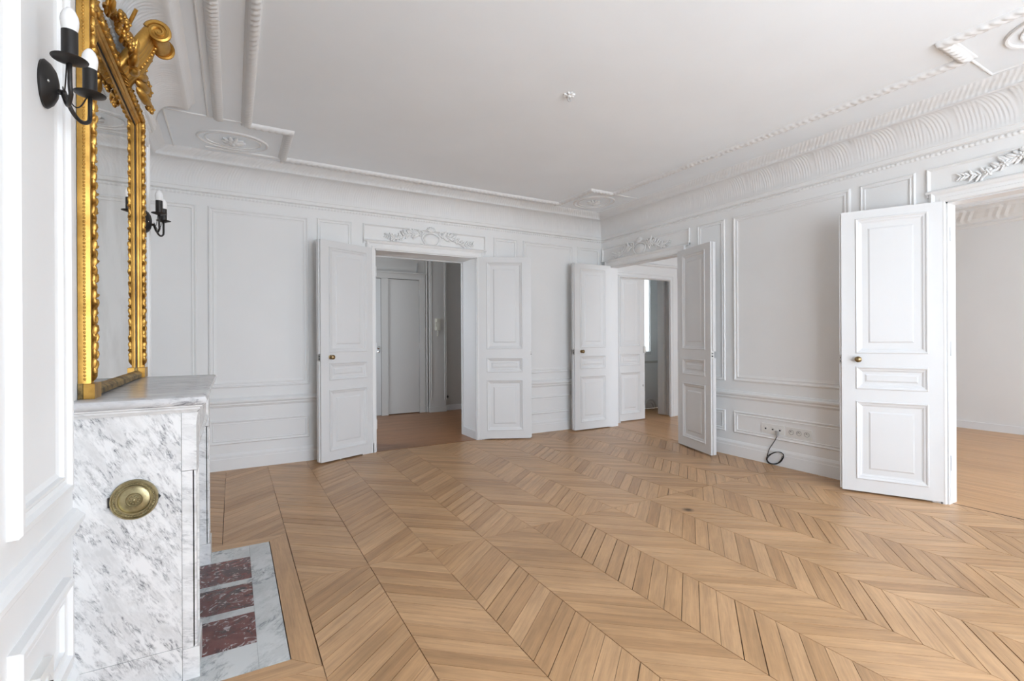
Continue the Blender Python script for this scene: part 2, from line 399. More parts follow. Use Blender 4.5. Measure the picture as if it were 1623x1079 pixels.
# floors of the other rooms: narrow oak strips
def strip_floor(name, x0, x1, y0, y1, along_y, mt, label, wd=0.07):
    fl = struct(name, MB().box((x0, y0, -0.06), (x1, y1, -0.012)), DARKGAP, label, 'floor')
    vs, fs, rn, uv = [], [], [], []
    a0, a1, b0, b1 = (x0, x1, y0, y1) if along_y else (y0, y1, x0, x1)
    a = a0
    while a < a1 - 0.005:
        b = b0 - random.random() * 0.9; aw = min(wd, a1 - a)
        while b < b1:
            ln = random.uniform(0.7, 1.5); s0, s1 = max(b, b0), min(b + ln, b1); b += ln
            if s1 - s0 < 0.02: continue
            g = 0.0004; z = -random.random() * 0.0003
            c = [(a + g, s0 + g), (a + aw - g, s0 + g), (a + aw - g, s1 - g), (a + g, s1 - g)]
            if not along_y: c = [(y, x) for x, y in c]
            o = len(vs); vs += [(*p, z) for p in c] + [(*p, -0.012) for p in c]
            q = [(0, 1, 2, 3), (0, 4, 5, 1), (1, 5, 6, 2), (2, 6, 7, 3), (3, 7, 4, 0)]
            if not along_y: q = [tuple(reversed(t)) for t in q]
            fs += [tuple(i + o for i in t) for t in q]
            r_ = random.random(); u0 = random.random() * 9
            rn += [r_] * 8; uv += [(u0, 0), (u0, aw), (u0 + s1 - s0, aw), (u0 + s1 - s0, 0)] * 2
        a += wd
    me = bpy.data.meshes.new('strip_planks'); me.from_pydata(vs, [], fs); me.materials.append(mt)
    at = me.attributes.new('rnd', 'FLOAT', 'POINT'); at.data.foreach_set('value', rn)
    ul = me.uv_layers.new(name='UVMap')
    for l in me.loops: ul.data[l.index].uv = uv[l.vertex_index]
    o = bpy.data.objects.new('strip_planks', me); C.objects.link(o); o.parent = fl; o['kind'] = 'stuff'
    return fl
strip_floor('floor_next_room', XR + 0.06, NX, YF, DY + 0.02, True, STRIP, 'warm oak strip floor of the next room')
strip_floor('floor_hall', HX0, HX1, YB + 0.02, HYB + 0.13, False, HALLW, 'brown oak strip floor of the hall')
strip_floor('floor_corridor', 4.6, 7.4, DY + 0.02, 6.25, True, STRIP, 'oak strip floor of the corridor')

# ------------------------------------------------------------------ chevron parquet of the main room
floor = struct('floor', MB().box((XL - 0.1, YF, -0.07), (XR + 0.06, YB + 0.02, -0.02)), DARKGAP, 'oak chevron parquet floor with thin dark joints', 'floor')
PX0, PW, PIT, RISE, YM = 0.295, 0.3545, 0.1017, 0.298, 2.735
HB = (0.193, 2.083, 3.365)                      # hearth: right edge X, near and far Y
BRD = (0.293, 1.983, 3.450)                     # outer edge of the board border around the hearth
def clip(poly, a, b, c):                         # keep a*x + b*y >= c
    out = []
    for i in range(len(poly)):
        p, q = poly[i], poly[(i + 1) % len(poly)]
        dp, dq = a * p[0] + b * p[1] - c, a * q[0] + b * q[1] - c
        if dp >= 0: out.append(p)
        if dp * dq < 0:
            t = dp / (dp - dq); out.append((p[0] + (q[0] - p[0]) * t, p[1] + (q[1] - p[1]) * t))
    return out
def area(p): return abs(sum(p[i][0] * p[(i + 1) % len(p)][1] - p[(i + 1) % len(p)][0] * p[i][1] for i in range(len(p)))) / 2
pieces = []                                      # (polygon, rise sign, origin)
for k in range(-4, 13):
    x0 = PX0 + k * PW; x1 = x0 + PW
    if x1 < XL: continue
    for side in (-1, 1):
        up = 1 if k % 2 == 0 else -1
        for j in range(-40, 16):
            yb = 1.495 + j * PIT
            y0, y1 = (yb, yb + RISE) if up > 0 else (yb + RISE, yb)
            poly = [(x0, y0), (x1, y1), (x1, y1 + PIT), (x0, y0 + PIT)]
            org = (x0, y0)
            if side > 0:
                poly = [(x, 2 * YM - y) for x, y in reversed(poly)]; org = (x0, 2 * YM - y0 - PIT)
            p = clip(poly, 0, side, side * YM)
            p = clip(p, 0, 1, YF) if p else p
            p = clip(p, 0, -1, -YB) if p else p
            p = clip(p, -1, 0, -(XR + 0.055)) if p else p
            p = clip(p, 1, 0, XL) if p else p
            if not p or area(p) < 6e-5: continue
            parts = [p]
            if k < 0:                            # cut around the hearth and its board border
                parts = [clip(p, 0, 1, BRD[2]), clip(p, 0, -1, -BRD[1])]
            for q in parts:
                if q and len(q) > 2 and area(q) > 6e-5:
                    pieces.append((q, up * -side, org, len(q) == 4 and abs(area(q) - PW * PIT) < 1e-6))
def inset(poly, g):                              # shrink every edge by g (convex)
    cx = sum(p[0] for p in poly) / len(poly); cy = sum(p[1] for p in poly) / len(poly)
    out = list(poly)
    n = len(poly)
    for i in range(n):
        p, q = poly[i], poly[(i + 1) % n]; dx, dy = q[0] - p[0], q[1] - p[1]; ln = math.hypot(dx, dy)
        if ln < 1e-6: continue
        nx, ny = -dy / ln, dx / ln
        if nx * (cx - p[0]) + ny * (cy - p[1]) < 0: nx, ny = -nx, -ny
        gg = g(i) if callable(g) else g
        out = clip(out, nx, ny, nx * p[0] + ny * p[1] + gg)
        if len(out) < 3: return None
    return out
def plank_uv(p, up):
    d = Vector((PW, up * RISE)).normalized(); return (p[0] * d.x + p[1] * d.y, -p[0] * d.y + p[1] * d.x)
def plank_mesh(name, poly, up, tilt=0):
    mb = MB().prism(poly, -0.02, 0.0)
    me = bpy.data.meshes.new(name); me.from_pydata(mb.v, [], mb.f); me.materials.append(OAK)
    bm = bmesh.new(); bm.from_mesh(me); bmesh.ops.recalc_face_normals(bm, faces=bm.faces[:]); bm.to_mesh(me); bm.free()
    ul = me.uv_layers.new(name='UVMap')
    for l in me.loops: ul.data[l.index].uv = plank_uv(me.vertices[l.vertex_index].co, up)
    return me
shared = {}
for up in (1, -1):
    y0, y1 = (0, RISE) if up > 0 else (0, -RISE)
    base = [(0, y0), (PW, y1), (PW, y1 + PIT), (0, y0 + PIT)]
    for v in range(5):
        gl = (0.0005, 0.0008, 0.0012, 0.0018, 0.0028)[v]
        shared[up, v] = plank_mesh('plank', inset(base, lambda i: gl if i in (0, 2) else 0.0017), up)
def size_in_view(p):
    cx = sum(q[0] for q in p) / len(p); cy = sum(q[1] for q in p) / len(p)
    d = cx * fwd.x + cy * fwd.y; s = cx * rgt.x + cy * rgt.y
    if d < 0.8: return -1
    u = 811.5 + F * s / d; vv = HY + F * 1.25 / d
    if u < 100 or u > 1680 or vv > 1140: return -1
    return area(p) / d ** 3
ranked = sorted(range(len(pieces)), key=lambda i: -size_in_view(pieces[i][0]))
single = set(ranked[:296])
# remaining planks: one joined part
vs, fs, rn, uvs = [], [], [], []
for i, (p, up, org, full) in enumerate(pieces):
    if i in single:
        v = random.choices(range(5), (3, 4, 4, 3, 2))[0]
        if full:
            o = bpy.data.objects.new('plank', shared[up, v]); o.location = (org[0], org[1], -random.random() * 0.0006)
        else:
            q = inset(p, 0.0007 if area(p) > 2e-3 else 0.0003)
            if not q: continue
            o = bpy.data.objects.new('plank', plank_mesh('plank', q, up)); o.location = (0, 0, -random.random() * 0.0006)
        C.objects.link(o); o.parent = floor
    else:
        q = inset(p, 0.0003 if area(p) < 2e-3 else random.choice((0.0005, 0.0008, 0.0012, 0.002)))
        if not q: continue
        n = len(q); z = -random.random() * 0.0006; o = len(vs)
        if sum(q[a][0] * q[(a + 1) % n][1] - q[(a + 1) % n][0] * q[a][1] for a in range(n)) < 0: q.reverse()
        vs += [(*c, z) for c in q] + [(*c, -0.02) for c in q]
        fs.append(tuple(range(o, o + n))); fs += [(o + a, o + n + a, o + n + (a + 1) % n, o + (a + 1) % n) for a in range(n)]
        rn += [random.random()] * (2 * n); uvs += [plank_uv(c, up) for c in q] * 2
me = bpy.data.meshes.new('planks'); me.from_pydata(vs, [], fs); me.materials.append(OAK)
at = me.attributes.new('rnd', 'FLOAT', 'POINT'); at.data.foreach_set('value', rn)
ul = me.uv_layers.new(name='UVMap')
for l in me.loops: ul.data[l.index].uv = uvs[l.vertex_index]
o = bpy.data.objects.new('planks', me); C.objects.link(o); o.parent = floor; o['kind'] = 'stuff'
# plain boards framing the hearth, mitred
def board(poly, up_dir):
    me = plank_mesh('border_board', inset(poly, 0.0009), 1)
    d = Vector(up_dir).normalized()
    for l in me.loops:
        p = me.vertices[l.vertex_index].co; me.uv_layers[0].data[l.index].uv = (p.x * d.x + p.y * d.y, -p.x * d.y + p.y * d.x)
    o = bpy.data.objects.new('border_board', me); C.objects.link(o); o.parent = floor
h, b = HB, BRD
board([(h[0], h[1]), (b[0], b[1]), (b[0], b[2]), (h[0], h[2])], (0, 1))
board([(h[0], h[2]), (b[0], b[2]), (XW, b[2]), (XW, h[2])], (1, 0))
board([(h[0], h[1]), (XW, h[1]), (XW, b[1]), (b[0], b[1])], (1, 0))
# dark threshold lines under the doorways
obj('threshold', MB().box((XR + 0.052, C0, -0.02), (XR + 0.06, C1, 0.0008)), DARKGAP, floor)

# ------------------------------------------------------------------ cornice
ccw = [(XR, YF), (XR, YB), (XL, YB), (XL, BY1), (XW, BY1), (XW, BY0), (XL, BY0), (XL, YF)]
def loop3(z): return [(x, y, z) for x, y in ccw]
Z = (0, 0, 1)
def cove_prof():
    pr = [(0.035, 2.676)]
    for i in range(15):
        t = i / 14 * PI / 2
        pr.append((0.036 + 0.164 * (1 - math.cos(t)), 2.684 + 0.190 * math.sin(t)))
    pr += [(0.206, 2.880)]
    return pr
PAL = 0.335
def palm(i, s, q, ln):
    v = (q - 1) / 14
    if not 0 <= v <= 1: return 0
    u = ((s / PAL) % 1.0) - 0.5
    au = abs(u)
    fan = au * (1 - 0.10 * v * v) * 14.0 - v ** 3 * 1.1
    reed = abs(math.sin(PI * fan))
    heart = math.exp(-(u / 0.085) ** 2)
    leaf = abs(math.sin(PI * (abs(u) * 26 + v * 7)))
    env = min(1, v * 6) * min(1, (1 - v) * 5 + 0.15)
    return (0.0058 * reed * (1 - heart) + (0.003 + 0.007 * v) * leaf * heart) * env
cv = MB().sweep(loop3(0), Z, cove_prof(), True, 0.0075, palm)
struct('trim_1', cv, CORN, 'white plaster cove cornice with reeded palmettes', 'cornice', True)
def bead(sp, amp):
    return lambda i, s, q, ln: amp * abs(math.sin(PI * s / sp)) if q in (1, 2, 3) else 0
pb = [(0.0, 2.604), (0.012, 2.606), (0.018, 2.617), (0.014, 2.628), (0.006, 2.633)]
struct('trim_2', MB().sweep(loop3(0), Z, pb, True, 0.008, bead(0.032, 0.009)), WALL, 'row of small plaster beads below the cornice', 'moulding', True)
struct('trim_3', MB().sweep(loop3(0), Z, [(0, 2.630), (0.026, 2.634), (0.034, 2.640), (0.034, 2.668), (0.040, 2.672), (0.040, 2.678), (0.0, 2.684)], True), WALL, 'flat plaster band under the cove', 'moulding')
def rope(sp, amp, ks):
    return lambda i, s, q, ln: amp * (0.5 + 0.5 * math.sin(2 * PI * (s / sp + q * 0.16))) if q in ks else 0
pr_ = [(0.200, 2.880), (0.208, 2.893), (0.222, 2.905), (0.240, 2.915), (0.258, 2.924), (0.272, 2.935), (0.284, 2.951)]
struct('trim_4', MB().sweep(loop3(0)[:3] + [(XL, BY1 + 0.3, 0)], Z, pr_, False, 0.008, lambda i, s, q, ln: 0 if 3 <= i <= 5 else rope(0.034, 0.006, (1, 2, 3, 4, 5))(i, s, q, ln)), CORN, 'leafy rope moulding where the cove meets the ceiling', 'moulding', True)
struct('trim_10', MB().sweep([(XL, BY1, 0), (XW, BY1, 0), (XW, BY0, 0), (XL, BY0, 0)], Z, [(0.200, 2.880), (0.206, 2.890), (0.214, 2.896), (0.216, 2.912), (0.222, 2.930), (0.236, 2.945), (0.245, 2.951)], False, 0.008, lambda i, s, q, ln: 0.006 * abs(math.sin(PI * s / 0.03)) if q in (2, 3) else 0), CORN, 'small beaded edge of the cornice above the gilded mirror', 'moulding', True)
# carved frame on the ceiling, jogging around the corner panels
ring = [(0.42, 5.02), (0.42, 4.36), (0.11, 4.36), (0.11, 1.12), (0.42, 1.12), (0.42, 0.46), (3.58, 0.46), (3.58, 1.20), (3.90, 1.20), (3.90, 4.38), (3.58, 4.38), (3.58, 5.02)]
pc = [(-0.030, 0), (-0.028, 0.010), (-0.018, 0.020), (0.0, 0.026), (0.018, 0.022), (0.030, 0.012), (0.034, 0.006), (0.044, 0.006), (0.046, 0)]
struct('trim_5', MB().sweep([(x, y, ZC) for x, y in ring], (0, 0, -1), pc, True, 0.011, rope(0.05, 0.010, (2, 3, 4))), CORN, 'carved plaster frame around the middle of the ceiling', 'moulding', True)
thin = [(0, 0), (0.003, 0.007), (0.008, 0.009), (0.013, 0.007), (0.016, 0)]
tl = MB()
def rect(x0, y0, x1, y1, z=ZC): return [(x0, y0, z), (x1, y0, z), (x1, y1, z), (x0, y1, z)]
tl.sweep(rect(-0.43, 4.36, 0.40, 5.16), (0, 0, -1), thin, True)
tl.sweep(rect(3.60, 4.40, 4.28, 5.14), (0, 0, -1), thin, True)
tl.sweep(rect(3.60, 0.30, 4.28, 1.18), (0, 0, -1), thin, True)
tl.sweep([(-0.165, 1.2, ZC), (-0.165, 4.35, ZC)], (0, 0, -1), thin)
tl.sweep([(-0.20, 5.06, ZC), (3.60, 5.06, ZC)], (0, 0, -1), [(0, 0), (0.004, 0.012), (0.02, 0.016), (0.036, 0.01), (0.04, 0)])
struct('trim_6', tl, CORN, 'thin plaster fillets around the ceiling corner panels', 'moulding')
tr = MB().sweep([(-0.088, 1.2, ZC), (-0.088, 4.36, ZC)], (0, 0, -1), [(-0.034, 0), (-0.026, 0.012), (0, 0.02), (0.026, 0.012), (0.034, 0)], False, 0.010, rope(0.036, 0.009, (1, 2, 3)))
struct('trim_7', tr, CORN, 'ribbed plaster rib on the ceiling above the fireplace', 'moulding', True)

def rosette(cx, cy, rx, ry, name):
    mb = MB(); n = 40
    for f, r_, hh in ((1.0, 0.012, 0.012), (0.80, 0.007, 0.008)):
        mb.tube([(cx + rx * f * math.cos(2 * PI * i / n), cy + ry * f * math.sin(2 * PI * i / n), ZC - 0.002) for i in range(n)], r_, 6, True)
    for ring_, (cnt, rad, ln) in enumerate(((10, 0.055, 0.040), (7, 0.030, 0.028))):
        for i in range(cnt):
            a = 2 * PI * (i + 0.5 * ring_) / cnt; d = Vector((math.cos(a), math.sin(a), 0)); t = Vector((-d.y, d.x, 0))
            mb.ell((cx + d.x * rad, cy + d.y * rad, ZC - 0.012 - 0.012 * ring_), (d * ln, t * 0.016, Vector((0, 0, 0.014)) + d * 0.004), 7, 4)
    mb.ell((cx, cy, ZC - 0.03), ((0.016, 0, 0), (0, 0.016, 0), (0, 0, 0.02)), 8, 5)
    return obj(name, mb, CORN, ceiling, 40)
rosette(0.014, 4.79, 0.26, 0.20, 'ceiling_rosette')
rosette(3.93, 4.77, 0.24, 0.26, 'ceiling_rosette')
rosette(3.93, 0.72, 0.24, 0.30, 'ceiling_rosette')
cr = MB()
for i in range(8):
    a = 2 * PI * i / 8; d = Vector((math.cos(a), math.sin(a), 0)); t = Vector((-d.y, d.x, 0))
    cr.ell((2.048 + d.x * 0.024, 2.748 + d.y * 0.024, ZC - 0.003), (d * 0.021, t * 0.010, (0, 0, 0.010)), 7, 4)
cr.lathe([(0, ZC - 0.022), (0.012, ZC - 0.02), (0.018, ZC - 0.008), (0.02, ZC)], 12, Matrix.Translation((2.048, 2.748, 0)))
obj('ceiling_rose', cr, CORN, ceiling, 40)
obj('ceiling_hook', MB().tube([(2.048 + 0.014 * math.cos(a), 2.748, ZC - 0.034 + 0.014 * math.sin(a)) for a in [R(x) for x in range(-200, 100, 25)]], 0.0035, 6), GREYPL, ceiling, True)

# ------------------------------------------------------------------ wall panelling
PANEL = [(0, 0), (0.002, 0.010), (0.010, 0.016), (0.020, 0.016), (0.026, 0.008), (0.036, 0.006), (0.042, 0.010), (0.050, 0.010), (0.052, 0.003), (0.070, 0.0)]
SMALL = [(0, 0), (0.002, 0.008), (0.010, 0.014), (0.018, 0.008), (0.028, 0.006), (0.032, 0.010), (0.038, 0.010), (0.040, 0.0)]
def on_back(u, z): return (u, YB, z)
def on_right(u, z): return (XR, u, z)
def on_left(u, z): return (XW, u, z)
def on_left2(u, z): return (XL, u, z)
def frame(plane, nrm, u0, u1, z0, z1, parent, prof=SMALL, nm='panel_moulding'):
    pts = [plane(u0, z0), plane(u1, z0), plane(u1, z1), plane(u0, z1)]
    c = (Vector(pts[0]) + Vector(pts[2])) / 2
    t = (Vector(pts[1]) - Vector(pts[0])).normalized(); l = Vector(nrm).cross(t)
    if l.dot(c - Vector(pts[0])) < 0: pts.reverse()
    return obj(nm, MB().sweep(pts, nrm, prof, True), WALL, parent)
NB, NR, NL = (0, -1, 0), (-1, 0, 0), (1, 0, 0)
ZP0, ZP1, ZD0, ZD1 = 0.785, 2.517, 0.243, 0.472
for a, b_, pf in ((-0.70, -0.289, SMALL), (-0.199, 0.690, PANEL), (0.768, 1.125, SMALL), (2.850, 3.195, SMALL), (3.280, 4.090, PANEL), (4.170, 4.56, SMALL)):
    frame(on_back, NB, a, b_, ZP0, ZP1, wall_back, pf)
    frame(on_back, NB, a, b_, ZD0, ZD1, wall_back)
for a, b_, pf in ((3.400, 3.750, SMALL), (2.170, 3.300, PANEL), (1.712, 2.098, SMALL)):
    frame(on_right, NR, a, b_, ZP0, ZP1, wall_right, pf)
    frame(on_right, NR, a, b_, ZD0, ZD1, wall_right)
BIG = [(0, 0), (0.001, 0.022), (0.008, 0.028), (0.022, 0.028), (0.030, 0.016), (0.042, 0.012), (0.048, 0.016), (0.056, 0.016), (0.058, 0.004), (0.075, 0)]
frame(on_left, NL, 1.600, 2.050, 0.772, ZP1, wall_left, BIG)
frame(on_left, NL, 1.600, 2.045, 0.235, 0.500, wall_left, BIG)
frame(on_left, NL, 3.56, 3.88, ZP0, ZP1, wall_left); frame(on_left, NL, 3.56, 3.88, ZD0, ZD1, wall_left)
frame(on_left2, NL, 4.10, 5.30, ZP0, ZP1, wall_left, PANEL); frame(on_left2, NL, 0.0, 1.4, ZP0, ZP1, wall_left, PANEL)
RAIL = [(0, 0.598), (0.006, 0.602), (0.010, 0.612), (0.018, 0.618), (0.018, 0.632), (0.026, 0.640), (0.032, 0.650), (0.032, 0.664), (0.022, 0.672), (0.014, 0.684), (0, 0.690)]
BASE = [(0, -0.015), (0.020, -0.015), (0.020, 0.105), (0.016, 0.112), (0.016, 0.135), (0.010, 0.146), (0.004, 0.156), (0, 0.158)]
AJ, BJ = 0.12, 0.15        # architrave widths beside the openings
def run(prof, pts): return MB().sweep([(x, y, 0) for x, y in pts], Z, prof)
obj('chair_rail', run(RAIL, [(A0 - AJ, YB), (XL, YB), (XL, BY1), (XW, BY1), (XW, 3.37)]), WALL, wall_back)
obj('chair_rail', run(RAIL, [(XR, B1 + 0.11), (XR, YB), (A1 + AJ, YB)]), WALL, wall_back)
obj('chair_rail', run(RAIL, [(XR, C1 + 0.11), (XR, B0 - BJ)]), WALL, wall_right)
obj('chair_rail', run(RAIL, [(XW, 2.150), (XW, BY0), (XL, BY0), (XL, YF)]), WALL, wall_left)
tag(obj('baseboard_back', run(BASE, [(A0 - 0.02, YB), (XL, YB), (XL, BY1), (XW, BY1), (XW, 3.37)]), WALL), 'white baseboard left of the back doorway', 'baseboard', None, 'structure')
tag(obj('baseboard_corner', run(BASE, [(XR, B1 + 0.02), (XR, YB), (A1 + 0.02, YB)]), WALL), 'white baseboard in the far corner between the doorways', 'baseboard', None, 'structure')
tag(obj('baseboard_right', run(BASE, [(XR, C1 + 0.02), (XR, B0 - 0.02)]), WALL), 'white baseboard under the sockets on the right wall', 'baseboard', None, 'structure')
tag(obj('baseboard_left', run(BASE, [(XW, 2.150), (XW, BY0), (XL, BY0), (XL, YF)]), WALL), 'white baseboard beside the fireplace', 'baseboard', None, 'structure')

# architraves and over-door panels
ARCH = [(0, 0), (0, 0.016), (0.006, 0.020), (0.030, 0.020), (0.034, 0.014), (0.060, 0.014), (0.066, 0.024), (0.078, 0.030), (0.090, 0.024), (0.094, 0.012), (0.100, 0)]
def architrave(plane, nrm, u0, u1, top, parent, wd=1.0):
    pts = [plane(u0, 0), plane(u0, top), plane(u1, top), plane(u1, 0)]
    t = Vector((0, 0, 1)); l = Vector(nrm).cross(t); out = Vector(plane(u0, 0)) - Vector(plane(u1, 0))
    if l.dot(out) < 0: pts.reverse()
    return obj('architrave', MB().sweep(pts, nrm, [(a * wd, h) for a, h in ARCH]), WALL, parent)
architrave(on_back, NB, A0, A1, DH, wall_back)
architrave(on_right, NR, B0, B1, DH, wall_right, 1.0)
architrave(on_right, NR, C0, C1, DH, wall_right)
OD = [(0, 0), (0, 0.014), (0.008, 0.018), (0.014, 0.010), (0.022, 0.0)]
for plane, nrm, u0, u1, par in ((on_back, NB, 1.240, 2.735, wall_back), (on_right, NR, 3.862, 5.395, wall_right), (on_right, NR, 0.165, 1.642, wall_right)):
    frame(plane, nrm, u0, u1, 2.300, 2.516, par, OD, 'overdoor_moulding')
    a = Vector(plane(u0, 2.272)); b2 = Vector(plane(u1, 2.272))
    t = (b2 - a).normalized(); pts = [a, b2]
    if Vector(nrm).cross(t).z < 0: pts.reverse()
    obj('overdoor_shelf', MB().sweep(pts, nrm, [(0.05, 0), (0.05, 0.030), (0.058, 0.036), (0.066, 0.030), (0.074, 0.012), (0.078, 0)]), WALL, par)

def ornament(cen, U, nrm, half, parent, seed):
    rnd = random.Random(seed); U = Vector(U); Nn = Vector(nrm); W = Vector((0, 0, 1)); cen = Vector(cen); mb = MB()
    def P(u, z, n=0): return cen + U * u + W * z + Nn * n
    # cartouche shield with rim
    mb.ell(P(0, -0.02, 0.004), (U * 0.095, W * 0.070, Nn * 0.030), 16, 8)
    rim = [P(0.105 * math.cos(t) * (1 + 0.1 * math.sin(3 * t)), -0.02 + 0.080 * math.sin(t), 0.010) for t in [2 * PI * i / 28 for i in range(28)]]
    mb.tube(rim, 0.010, 6, True)
    # shell crest
    for i in range(-3, 4):
        a = i * 0.34; d = U * math.sin(a) + W * math.cos(a)
        mb.ell(P(0, 0.062, 0.016) + d * 0.032, (d * 0.040, (U * math.cos(a) - W * math.sin(a)) * 0.011, Nn * 0.020), 7, 5)
    for i in range(4):
        mb.ell(P((i - 1.5) * 0.03, -0.105 + 0.006 * abs(i - 1.5), 0.01), (U * 0.016, W * 0.020, Nn * 0.016), 7, 5)
    for sgn in (-1, 1):
        # scrolls hugging the shield
        for (cu, cz, r0, st, tw) in ((0.125, 0.048, 0.034, 0.2, 1), (0.118, -0.088, 0.026, -0.5, -1)):
            pts = []; rr = []
            for i in range(22):
                t = i / 21; a = st + tw * t * 2 * PI * 1.25; r = r0 * (1 - 0.75 * t)
                pts.append(P(sgn * (cu + r * math.cos(a)), cz + r * math.sin(a), 0.012 + 0.01 * t)); rr.append(0.009 * (1 - 0.5 * t))
            mb.tube(pts, rr, 6)
        # garland: a stem with leaves and flowers, tapering outward
        stem = []
        for i in range(20):
            t = i / 19; u = 0.13 + (half - 0.13) * t
            z = 0.022 * math.sin(t * 7.0) + 0.020 - 0.05 * t
            stem.append((u, z))
        mb.tube([P(sgn * u, z, 0.010) for u, z in stem], [0.010 * (1 - 0.8 * i / 19) + 0.002 for i in range(20)], 5)
        for i in range(1, 20):
            u, z = stem[i]; t = i / 19
            for s2 in (-1, 1):
                a = s2 * rnd.uniform(0.5, 1.2); ln = (0.046 - 0.024 * t) * rnd.uniform(0.8, 1.2)
                d = U * sgn * math.cos(a) + W * math.sin(a); q = U * sgn * -math.sin(a) + W * math.cos(a)
                mb.ell(P(sgn * u, z, 0.010 + rnd.uniform(0, 0.008)) + d * ln * 0.75, (d * ln, q * ln * 0.34, Nn * 0.012 + d * 0.006), 6, 4)
        for fu in (0.22, 0.31, 0.39):
            i = min(19, int((fu - 0.13) / (half - 0.13) * 19)); u, z = stem[i]
            for k in range(6):
                a = 2 * PI * k / 6; d = U * math.cos(a) + W * math.sin(a); q = U * -math.sin(a) + W * math.cos(a)
                mb.ell(P(sgn * u, z, 0.022) + d * 0.017, (d * 0.015, q * 0.010, Nn * 0.010), 6, 4)
            mb.ell(P(sgn * u, z, 0.030), (U * 0.008, W * 0.008, Nn * 0.010), 6, 4)
    return obj('carved_ornament', mb, WALL, parent, 50)
ornament((2.02, YB, 2.425), (1, 0, 0), NB, 0.53, wall_back, 1)
ornament((XR, 4.66, 2.425), (0, 1, 0), NR, 0.50, wall_right, 2)
ornament((XR, 0.905, 2.425), (0, 1, 0), NR, 0.53, wall_right, 3)

# jamb linings with a small base, stops and hinges
jl = MB()
jl.box((A1 - 0.012, YB - 0.004, 0), (A1 + 0.002, YB + 0.03, DH)).box((A0 - 0.002, YB - 0.004, 0), (A0 + 0.012, YB + 0.03, DH))
jl.box((A0, YB - 0.004, DH - 0.012), (A1, YB + 0.03, DH + 0.002))
jl.box((A1 - 0.014, YB + BT - 0.02, 0), (A1 + 0.06, YB + BT + 0.02, DH + 0.06)).box((A0 - 0.06, YB + BT - 0.02, 0), (A0 + 0.014, YB + BT + 0.02, DH + 0.06))
jl.box((A0 + 0.014, YB + BT - 0.02, DH - 0.012), (A1 - 0.014, YB + BT + 0.02, DH + 0.06))
jl.box((A1 - 0.014, YB + 0.03, 0), (A1, YB + BT - 0.02, 0.10)).box((A0, YB + 0.03, 0), (A0 + 0.014, YB + BT - 0.02, 0.10))
obj('door_jamb', jl, DOOR, wall_back)
jr = MB()
for a, b_ in ((B0, B1), (C0, C1)):
    jr.box((XR - 0.004, a, 0), (XR + RT + 0.01, a + 0.012, DH)).box((XR - 0.004, b_ - 0.012, 0), (XR + RT + 0.01, b_, DH))
    jr.box((XR - 0.004, a, DH - 0.012), (XR + RT + 0.01, b_, DH))
obj('door_jamb', jr, DOOR, wall_right)

